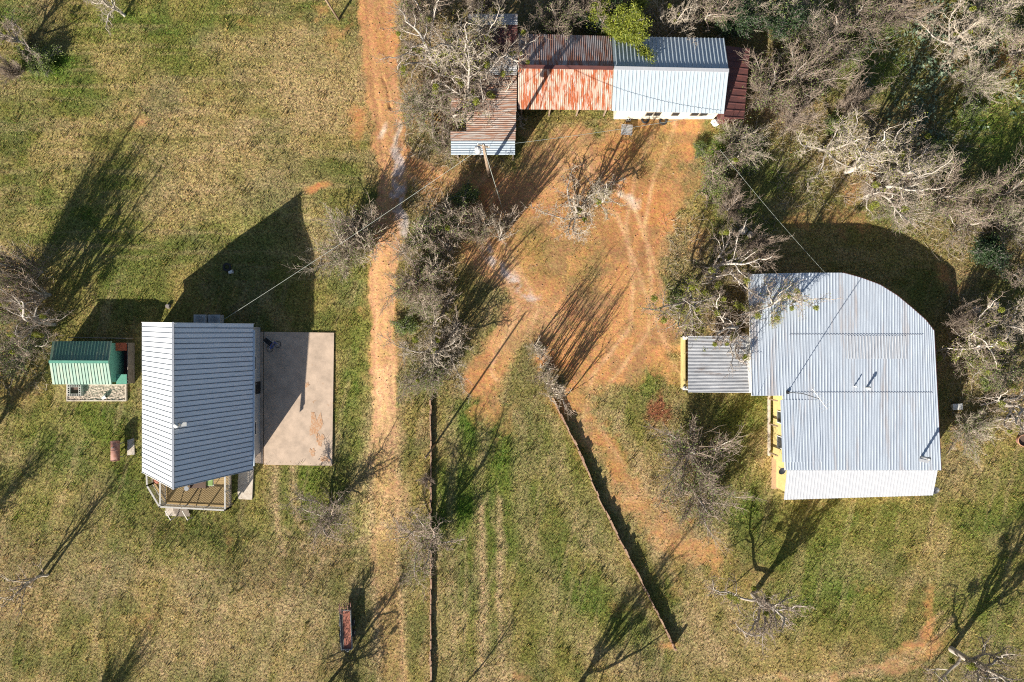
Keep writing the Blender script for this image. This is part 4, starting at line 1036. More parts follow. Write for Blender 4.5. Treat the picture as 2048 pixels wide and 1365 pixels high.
# west curb, porch and window on the yellow wall
xb = xStep + 0.42; xa = xb - 0.45
mb = MB(org).box(xa, xa + 0.14, P(0, 912, 0.15)[1], yStep - 0.1, -0.1, 0.30); mb.build('curb', M['concrete_pale'], eh)
mb = MB(org)
for yy in (800, 850, 908):
    y = P(0, yy, 1)[1]; mb.box(xa + 0.02, xa + 0.12, y - 0.05, y + 0.05, 0.30, 2.0)
mb.build_each('post', M['pole'], eh)
for yy in (835, 885):
    y = P(0, yy, 1.5)[1]
    w = MB(org).box(xb - 0.05, xb - 0.003, y - 0.5, y + 0.5, 1.0, 2.1).build('window', M['white'], eh)
    MB(org).box(xb - 0.06, xb - 0.051, y - 0.42, y + 0.42, 1.08, 2.02).build('pane', M['glass'], w)
p = P(1544, 978, 0.1); q = P(1568, 914, 0.1)
mb = MB(org).box(p[0], xb + 0.5, p[1], q[1] - 0.05, -0.1, 0.12); mb.build('patio', mat('patio_brick', (0.50, 0.34, 0.20), (0.38, 0.25, 0.16), 5, 0.9, detail=8), eh)
# flue pipes
def pipe(px, py, h, r_, nm, cap=True, m='steel'):
    b0_ = EP(px, py)
    mb = MB(org).tube([b0_, off(b0_, 0, 0, h)], r_, 10)
    if cap: mb.tube([off(b0_, 0, 0, h - 0.02), off(b0_, 0, 0, h + 0.10)], [r_ * 1.7, r_ * 0.6], 10)
    mb.build(nm, M[m], eh, True)
pipe(1843, 914, 1.0, 0.10, 'flue_pipe'); pipe(1708, 773, 0.45, 0.05, 'vent_pipe', False, 'white'); pipe(1733, 776, 0.5, 0.09, 'vent_pipe', True, 'white')
mb = MB(org); q = EP(1846, 920); mb.bar(off(q, -0.35, 0, 0.07), off(q, 0.4, -0.15, 0.07), 0.22, 0.02); mb.build('flashing', M['galv_lean'], eh)

# carport on the west side
org2 = (17.0, -1.9, 0)
cp = empty('carport', org2, 'flat carport of closely corrugated sheet joined to the west side of the yellow house', 'carport')
zc = 2.35
A = [P(1376, 672, zc), P(1376, 785, zc)]; Bq = [P(1497, 671, zc + 0.1), P(1506, 786, zc + 0.1)]
roof_panel(A, Bq, 'roof', M['galv_old'], cp, org2, 0.115, 0.035, 'wave', 0.03)
mb = MB(org2)
for px_, py_ in ((1377, 676), (1377, 780), (1440, 780), (1440, 676), (1490, 780), (1490, 676)):
    q = P(px_, py_, 2.3); mb.box(q[0] - 0.05, q[0] + 0.05, q[1] - 0.05, q[1] + 0.05, -0.1, 2.28)
mb.build_each('post', M['white'], cp)
q = P(1366, 676, 0.8); q2 = P(1366, 777, 0.8)
mb = MB(org2).box(q[0], q[0] + 0.16, q2[1], q[1], -0.1, 0.95); mb.build('wall', M['wall_yellow'], cp)
for q in (P(1368, 676, 1), P(1368, 777, 1)):
    MB(org2).box(q[0] - 0.1, q[0] + 0.25, q[1] - 0.15, q[1] + 0.15, 0.951, 1.05).build('wall_cap', M['white'], cp)
q = P(1499, 672, 2.5); q2 = P(1507, 786, 2.5)
mb = MB(org2).box(xW + 0.02, xW + 0.30, q2[1], q[1], 2.45, 2.60) if False else MB(org2).bar((q[0] - 0.12, q[1], 2.52), (q2[0] - 0.12, q2[1], 2.52), 0.42, 0.04)
mb.build('flashing', M['white'], cp)

# satellite dishes
def dish(px, py, z, label, rz):
    q = P(px, py, z)
    e = empty('satellite_dish', (q[0], q[1], z - 0.45), label, 'satellite dish', rz=rz)
    V = []; Fc = []; n = 20
    tilt = Matrix.Rotation(R(28), 3, 'X')
    V.append(tilt @ Vector((0, 0, 0.36)))
    for j, (r_, h) in enumerate(((0.12, 0.37), (0.22, 0.40), (0.30, 0.45))):
        for k in range(n):
            a = 6.2832 * k / n; V.append(tilt @ Vector((r_ * math.cos(a), r_ * 1.1 * math.sin(a), h)))
    for k in range(n):
        Fc.append((0, 1 + k, 1 + (k + 1) % n))
        for j in range(2): Fc.append((1 + j * n + k, 1 + (j + 1) * n + k, 1 + (j + 1) * n + (k + 1) % n, 1 + j * n + (k + 1) % n))
    MB().add(V, Fc).build('reflector', M['dish'], e, True)
    MB().tube([(0, 0.1, 0), (0, 0, 0.35)], 0.025, 8).build('mount', M['steel'], e)
    MB().tube([tilt @ Vector((0, -0.3, 0.42)), tilt @ Vector((0, -0.1, 0.75))], 0.014, 6).build('feed_arm', M['steel'], e)
dish(1563, 938, 3.6, 'dark satellite dish at the west edge of the bright porch roof', 0.4)
dish(1873, 977, 3.0, 'dark satellite dish at the east end of the bright porch roof', -0.3)
q1 = Vector(P(1563, 938, 3.15)); mb = MB((0, 0, 0))
# antenna mast with a yagi
b0_ = EP(1575, 785)
e = empty('antenna', b0_, 'tall thin television antenna mast standing on the broad ribbed roof', 'antenna')
tp = P(1650, 803, b0_[2] + 5.6); tp = (tp[0] - b0_[0], tp[1] - b0_[1], 5.6)
tp = (0.02, -0.05, 5.6)
MB().tube([(0, 0, 0), (0.0, 0.12, 2.8), tp], 0.028, 6).build('mast', M['cable_dark'], e)
mb = MB(); c_ = Vector(tp); dv = Vector((0.6, -0.8, 0))
mb.tube([c_ - dv * 0.9, c_ + dv * 0.9], 0.02, 6)
sd = Vector((0.8, 0.6, 0))
for i in range(9):
    t = -0.85 + i * 0.21; L = 0.22 + 0.05 * i * 0.7
    mb.tube([c_ + dv * t - sd * L, c_ + dv * t + sd * L], 0.010, 4)
mb.build('yagi_head', M['white'], e)
mb = MB().tube([(0, 0, 0.02), (0, 0, 0.12)], 0.14, 8); mb.build('base', M['dark'], e)

# ---- low walls
def low_wall(name, pts_px, h, w, m, label, post_end=None, cat='wall'):
    pts = [PG(a, b_) for a, b_ in pts_px]
    c = pts[len(pts) // 2]
    e = empty(name, c, label, cat)
    mb = MB(c)
    dense = []
    for a, b_ in zip(pts[:-1], pts[1:]):
        L = math.dist(a, b_); k = max(1, int(L / 0.42))
        for i in range(k): dense.append(Vector(a).lerp(Vector(b_), i / k))
    dense.append(Vector(pts[-1]))
    for i, (a, b_) in enumerate(zip(dense[:-1], dense[1:])):
        d_ = (b_ - a).normalized(); s = Vector((d_.y, -d_.x, 0))
        hh = h * (0.82 + 0.3 * random.random()); ww = w * (0.7 + 0.8 * random.random() ** 2); sh = s * (random.random() - 0.5) * 0.09
        a2 = a + sh; b2 = b_ + sh - d_ * 0.006
        poly = [a2 - s * ww / 2, b2 - s * ww / 2, b2 + s * ww / 2, a2 + s * ww / 2]
        tp_ = [h_ + a.z for h_ in (hh, hh * 0.97, hh * 0.96, hh)]
        mb.prism([(p.x, p.y) for p in poly], a.z - 0.1, tp_)
    mb.build('stonework', m, e)
    if post_end:
        q = dense[-1]; MB(c).box(q.x - 0.09, q.x + 0.09, q.y - 0.09, q.y + 0.09, q.z - 0.1, q.z + post_end).build('post', M['stone'], e)
    return e
low_wall('stone_wall', FENCE2, 0.60, 0.12, M['stone'], 'low rusty brown stone wall running diagonally across the middle paddock', 0.95)
low_wall('stone_wall', FENCE1, 0.38, 0.11, M['stone'], 'very low straight stone kerb wall running down beside the dirt road')
def hinge(): pass

# ---- utility poles, guy, cables
def pole(px, py, h, lean, label, r_=0.13, fit=False):
    b0_ = PG(px, py)
    e = empty('utility_pole', b0_, label, 'utility pole')
    t = Vector((lean[0], lean[1], h))
    MB().tube([(0, 0, -0.2), t * 0.5, t], [r_, r_ * 0.9, r_ * 0.75], 10).build('shaft', M['pole'], e, True)
    if fit:
        mb = MB().bar(t + Vector((-0.45, 0.1, -0.25)), t + Vector((0.45, -0.1, -0.25)), 0.10, 0.12); mb.build('crossarm', M['wood_old'], e)
        mb = MB(); c_ = t + Vector((-0.42, -0.12, -1.3)); mb.tube([c_, c_ + Vector((0, 0, 0.05)), c_ + Vector((0, 0, 0.78)), c_ + Vector((0, 0, 0.85))], [0.16, 0.24, 0.24, 0.14], 16); tr_ = mb.build('transformer', M['galv_lean'], e, True)
        MB().tube([c_ + Vector((0, 0, 0.85)), c_ + Vector((0, 0, 1.05))], 0.05, 8).build('bushing', M['white'], tr_)
        for x in (-0.4, 0.0, 0.4): MB().tube([t + Vector((x, -0.22 * x, -0.18)), t + Vector((x, -0.22 * x, 0.02))], 0.05, 8).build('insulator', M['white'], e)
    return e, Vector(b0_) + t
_, top1 = pole(979, 352, 8.6, (-0.15, 0.1), 'wooden power pole with a white transformer beside the patchwork barn', 0.15, True)
_, top2 = pole(870, 890, 6.2, (0, 0), 'plain thin wooden pole standing on the line of the kerb wall, with a long shadow', 0.09)
_, top3 = pole(678, 40, 5.6, (-0.5, 0.3), 'brown wooden pole near the top edge, left of the dirt road', 0.10)
def cable(name, a, b_, sag, label, r_=0.022, m='cable'):
    a = Vector(a); b_ = Vector(b_); pts = []
    for i in range(25):
        t = i / 24; p = a.lerp(b_, t); p.z -= sag * 4 * t * (1 - t); pts.append(p - a)
    o = MB().tube(pts, r_, 5).build(name, M[m]); o.location = a
    tag(o, label, 'cable')
a_h = P(445, 641, 3.0)
cable('power_cable', top1 + Vector((0, 0, -0.3)), a_h, 0.5, 'long pale power cable from the transformer pole to the steep roofed house', 0.014)
cable('guy_wire', top1 + Vector((0, 0, -0.6)), PG(1008, 428), 0.0, 'thin guy wire slanting from the transformer pole into the red earth', 0.02)
cable('power_cable', top1 + Vector((0.2, 0, -0.4)), (s1[0], s1[1], 3.0) if False else P(1440, 226, 2.7), 0.5, 'thin cable from the transformer pole to the grey roofed building', 0.015)
cable('power_cable', P(1440, 300, 5.5), EP(1652, 548), 0.3, 'short cable crossing the curved shadow to the north edge of the broad ribbed roof', 0.009)

# ------------------------------------------------------------------ trees: every branch is a tapering tube, grouped into trunk and crown
def tubes_mesh(name, lines, m):
    """lines: list of (pts (k,3), radii (k,), sides)"""
    Vs = []; Fs = []; n0 = 0
    for pts, rad, n in lines:
        k = len(pts)
        d = np.gradient(pts, axis=0); d /= np.linalg.norm(d, axis=1)[:, None] + 1e-9
        ref = np.array((0.0, 0, 1)) if abs(d[0, 2]) < 0.9 else np.array((1.0, 0, 0))
        s = np.cross(d, ref); s /= np.linalg.norm(s, axis=1)[:, None] + 1e-9
        u = np.cross(s, d)
        a = np.arange(n) * 2 * math.pi / n
        V = pts[:, None] + (s[:, None] * np.cos(a)[None, :, None] + u[:, None] * np.sin(a)[None, :, None]) * rad[:, None, None]
        Vs.append(V.reshape(-1, 3))
        i = np.arange(k - 1)[:, None] * n; j = np.arange(n)[None, :]; j2 = (j + 1) % n
        Fs.append(np.stack([i + j, i + j2, i + n + j2, i + n + j], -1).reshape(-1, 4) + n0)
        n0 += k * n
    V = np.concatenate(Vs).astype(np.float32); Fc = np.concatenate(Fs).astype(np.int32)
    me = bpy.data.meshes.new(name)
    me.vertices.add(len(V)); me.vertices.foreach_set('co', V.ravel())
    me.loops.add(Fc.size); me.loops.foreach_set('vertex_index', Fc.ravel())
    me.polygons.add(len(Fc)); me.polygons.foreach_set('loop_start', np.arange(len(Fc), dtype=np.int32) * 4)
    me.polygons.foreach_set('use_smooth', np.ones(len(Fc), bool))
    me.update(calc_edges=True); me.materials.append(m)
    return me

def leaves_mesh(name, cen, size, m, r_, flat=0.5):
    n = len(cen)
    a = r_.normal(size=(n, 3)); a[:, 2] *= flat; a /= np.linalg.norm(a, axis=1)[:, None]
    b = r_.normal(size=(n, 3)); b -= a * (a * b).sum(1)[:, None]; b /= np.linalg.norm(b, axis=1)[:, None]
    sz = size * r_.uniform(0.6, 1.4, n)[:, None]
    V = np.stack([cen - a * sz, cen + b * sz * 0.5, cen + a * sz, cen - b * sz * 0.5], 1).reshape(-1, 3).astype(np.float32)
    me = bpy.data.meshes.new(name)
    me.vertices.add(4 * n); me.vertices.foreach_set('co', V.ravel())
    me.loops.add(4 * n); me.loops.foreach_set('vertex_index', np.arange(4 * n, dtype=np.int32))
    me.polygons.add(n); me.polygons.foreach_set('loop_start', np.arange(n, dtype=np.int32) * 4)
    me.update(calc_edges=True)
    at = me.attributes.new('shade', 'FLOAT', 'POINT')
    at.data.foreach_set('value', np.repeat(r_.random(n), 4).astype(np.float32))
    me.materials.append(m)
    return me

def rot_about(v, ax, ang):
    return v * math.cos(ang) + np.cross(ax, v) * math.sin(ang) + ax * np.dot(ax, v) * (1 - math.cos(ang))

def unit(v): return v / (np.linalg.norm(v) + 1e-9)

class Grower:
    def __init__(self, seed):
        self.r = np.random.default_rng(seed); self.lines = {0: [], 1: []}; self.tips = []; self.mids = []
    def branch(self, p, d, L, rad, lev, cfg):
        r = self.r
        k = cfg['seg'][lev]; w = cfg['wig'][lev]; up = cfg['up'][lev]
        pts = [p]; dd = unit(d); step = L / k
        for i in range(k):
            dd = unit(dd + r.normal(size=3) * w + np.array((0, 0, up)))
            pts.append(pts[-1] + dd * step)
        pts = np.array(pts); end = cfg['taper'][lev]
        radii = rad * (1 - (1 - end) * np.linspace(0, 1, k + 1)) 
        sides = 7 if rad > 0.09 else 5 if rad > 0.04 else 3
        self.lines[0 if lev < cfg['trunk_levels'] else 1].append((pts, radii, sides))
        if lev + 1 >= len(cfg['seg']):
            self.tips.append(pts[-1]); return
        self.mids.append(pts[k // 2])
        nch = cfg['n'][lev]; nch = int(round(nch * r.uniform(0.8, 1.2)))
        st = cfg['start'][lev]; ph = r.uniform(0, 6.28)
        for c in range(nch):
            t = st + (1 - st) * (c + r.uniform(0.2, 0.9)) / nch; t = min(t, 0.999)
            x = t * k; i = int(x); q = pts[i] + (pts[min(i + 1, k)] - pts[i]) * (x - i)
            dl = unit(pts[min(i + 1, k)] - pts[i])
            ax = unit(np.cross(dl, r.normal(size=3)))
            ph += 2.4
            per = unit(np.cross(dl, np.array((0.3, 0.2, 1))) ); per = rot_about(per, dl, ph + r.normal() * 0.4)
            ang = R(cfg['ang'][lev]) * r.uniform(0.7, 1.3)
            nd = dl * math.cos(ang) + per * math.sin(ang)
            cl = L * cfg['len'][lev] * r.uniform(0.7, 1.25) * (1.0 - 0.45 * (t - st) / (1 - st + 1e-6))
            cr = max(radii[min(i, k)] * cfg['rr'][lev] * r.uniform(0.8, 1.1), cfg['minr'])
            self.branch(q, nd, cl, cr, lev + 1, cfg)
        if cfg.get('cont', True):   # leader goes on as a thinner one
            self.branch(pts[-1], dd, L * cfg['len'][lev] * 0.9, max(radii[-1], cfg['minr']), lev + 1, cfg)

CFG = {
 # broad crooked oak / mesquite with pale limbs
 'oak': dict(seg=[4, 7, 6, 5, 4], wig=[.10, .24, .30, .34, .36], up=[.05, .06, .05, .05, .03], taper=[.75, .45, .45, .4, .3], n=[7, 6, 6, 5], start=[.5, .25, .2, .15], ang=[52, 48, 50, 50], len=[1.75, .52, .55, .55], rr=[.62, .58, .56, .58], minr=.0145, trunk_levels=3),
 # low multi-stemmed crooked shrub tree
 'mesquite': dict(seg=[2, 6, 6, 5, 4], wig=[.05, .22, .30, .34, .38], up=[.0, .05, .06, .04, .02], taper=[.9, .45, .4, .4, .3], n=[8, 7, 7, 4], start=[.3, .2, .15, .1], ang=[40, 45, 48, 50], len=[5.2, .50, .55, .55], rr=[.6, .55, .55, .58], minr=.0135, trunk_levels=2),
 # brush: straight fine whips fanning out
 'brush': dict(seg=[2, 6, 5, 4], wig=[.05, .09, .14, .20], up=[0, .03, .05, .03], taper=[.9, .35, .35, .3], n=[22, 14, 8], start=[.2, .15, .1], ang=[40, 28, 32], len=[7.0, .45, .5], rr=[.45, .5, .55], minr=.0125, trunk_levels=2),
 'whips': dict(seg=[2, 7, 4, 3], wig=[.05, .06, .14, .2], up=[0, .03, .12, .03], taper=[.9, .35, .35, .3], n=[16, 4, 3], start=[.2, .35, .2], ang=[17, 13, 24], len=[10.0, .45, .4], rr=[.40, .6, .55], minr=.017, trunk_levels=2),
 # tall thin upright saplings
 'sapling': dict(seg=[9, 6, 4], wig=[.04, .06, .16], up=[.04, .06, .05], taper=[.4, .35, .3], n=[6, 4], start=[.12, .3], ang=[13, 22], len=[.62, .35], rr=[.6, .5], minr=.017, trunk_levels=1),
}
PROTO = {}
def proto(kind, seed, H0, R0, trunkL, rad, nleaf=0, leafmat=None, twig='twig', bark='bark', lean=(0, 0), clumps=0, clump_mat='mistletoe'):
    g = Grower(seed)
    cfg = CFG[kind]
    g.branch(np.zeros(3) - np.array((0, 0, 0.15)), np.array((lean[0], lean[1], 1.0)), trunkL, rad, 0, cfg)
    allp = np.concatenate([l[0] for l in g.lines[0] + g.lines[1]])
    h = np.percentile(allp[:, 2], 99.5); rr = np.percentile(np.hypot(allp[:, 0], allp[:, 1]), 96)
    s = np.array((R0 / rr, R0 / rr, H0 / h))
    for k in (0, 1):
        g.lines[k] = [(p * s, r, n) for p, r, n in g.lines[k]]
    tips = np.array(g.tips) * s
    key = f'{kind}{seed}'
    d = {'trunk': tubes_mesh('trunk', g.lines[0], M[bark]), 'crown': tubes_mesh('crown', g.lines[1], M[twig])}
    if nleaf:
        r = g.r; i = r.integers(0, len(tips), nleaf)
        # leaves gather on some branches and leave others bare
        c0 = tips[r.integers(0, len(tips), 14)]
        dist = np.min(np.linalg.norm(tips[i][:, None] - c0[None], axis=2), axis=1)
        ok = r.random(nleaf) < np.exp(-(dist / (0.38 * R0)) ** 2) + 0.12
        cen = tips[i][ok] + r.normal(size=(ok.sum(), 3)) * 0.12
        d['leaves'] = leaves_mesh('leaves', cen, 0.055, M[leafmat or 'leaf_light'], r)
    if clumps:
        r = g.r; cc = tips[r.integers(0, len(tips), clumps)]; d['clumps'] = []
        for c in cc:
            rad_ = r.uniform(0.18, 0.36); q = r.normal(size=(260, 3)); q = q / np.linalg.norm(q, axis=1)[:, None] * (r.random(260) ** 0.4)[:, None] * rad_
            d['clumps'].append((c - np.array((0, 0, 0.05)), leaves_mesh('mistletoe', q, 0.055, M[clump_mat], r)))
    PROTO[key] = d
    return key

def evergreen(seed, H0, R0, n, m, size=0.07):
    g = Grower(seed); cfg = dict(CFG['oak']); cfg = {**cfg, 'up': [.05, .12, .10, .06, .03]}
    g.branch(np.array((0, 0, -0.15)), np.array((0, 0, 1.0)), 2.2, 0.2, 0, cfg)
    allp = np.concatenate([l[0] for l in g.lines[0] + g.lines[1]])
    s = np.array((R0 / np.percentile(np.hypot(allp[:, 0], allp[:, 1]), 97), R0 / np.percentile(np.hypot(allp[:, 0], allp[:, 1]), 97), H0 / allp[:, 2].max()))
    for k in (0, 1): g.lines[k] = [(p * s, r, q) for p, r, q in g.lines[k]]
    tips = np.array(g.tips) * s; mids = np.array(g.mids) * s; r = g.r
    src = np.concatenate([tips, mids[mids[:, 2] > 0.35 * H0]])
    i = r.integers(0, len(src), n)
    cen = src[i] + r.normal(size=(n, 3)) * np.array((0.16, 0.16, 0.13))
    PROTO[f'ever{seed}'] = {'trunk': tubes_mesh('trunk', g.lines[0] + g.lines[1], M['bark_dark']), 'leafy': leaves_mesh('crown', cen, size, M[m], r, 0.6)}
    return f'ever{seed}'

OAK = [proto('oak', 11, 7.2, 4.0, 1.8, .24, clumps=6), proto('oak', 12, 6.6, 3.8, 1.6, .22, clumps=12), proto('oak', 13, 7.0, 3.6, 2.2, .21, twig='twig_pale', nleaf=1500, leafmat='mistletoe'), proto('oak', 14, 6.2, 3.9, 1.5, .2, nleaf=3500, leafmat='mistletoe', clumps=12)]
MES = [proto('mesquite', 21, 4.6, 3.0, .6, .15, nleaf=1200, leafmat='leaf_light'), proto('mesquite', 22, 4.2, 3.0, .6, .14, nleaf=4500, leafmat='leaf_light', clumps=3), proto('mesquite', 23, 4.8, 3.1, .6, .15, twig='twig_pale', clumps=3)]
BRU = [proto('brush', 31, 4.2, 2.4, .5, .12, bark='bark', nleaf=2000), proto('brush', 32, 3.6, 2.6, .5, .11, twig='twig_pale', nleaf=2600), proto('brush', 33, 4.6, 2.0, .5, .12, bark='bark_dark')]
WHI = [proto('whips', 61, 5.9, 1.15, .45, .10, twig='twig_pale'), proto('whips', 62, 5.4, 1.3, .45, .10)]
SAP = [proto('sapling', 41, 5.2, .75, 4.2, .055, twig='twig_pale'), proto('sapling', 42, 4.6, .8, 4.0, .055)]
EVG = evergreen(51, 6.5, 3.0, 42000, 'leaf')
EVD = evergreen(52, 3.2, 1.9, 12000, 'leaf_dark', 0.06)
SHR = evergreen(53, 1.5, 1.5, 5000, 'leaf_light', 0.06)

used = set()
def plant(key, px, py, h=1.0, w=1.0, rz=0.0, label='', cat='tree', name='bare_tree', group=None, lean=(0, 0)):
    x, y, z = PG(px, py)
    e = bpy.data.objects.new(name, None); e.empty_display_size = 0.3
    COL.objects.link(e); e.location = (x, y, z); e.rotation_euler = (lean[0], lean[1], rz); e.scale = (w, w, h)
    tag(e, label, cat, group)
    d = PROTO[key]
    obj('trunk', d['trunk'], e)
    if 'leafy' in d: obj('crown', d['leafy'], e)
    else:
        c = obj('crown', d['crown'], e)
        if 'leaves' in d: obj('leaves', d['leaves'], c)
        for (q, m_) in d.get('clumps', []):
            o = obj('mistletoe', m_, c); o.location = tuple(q)
    return e
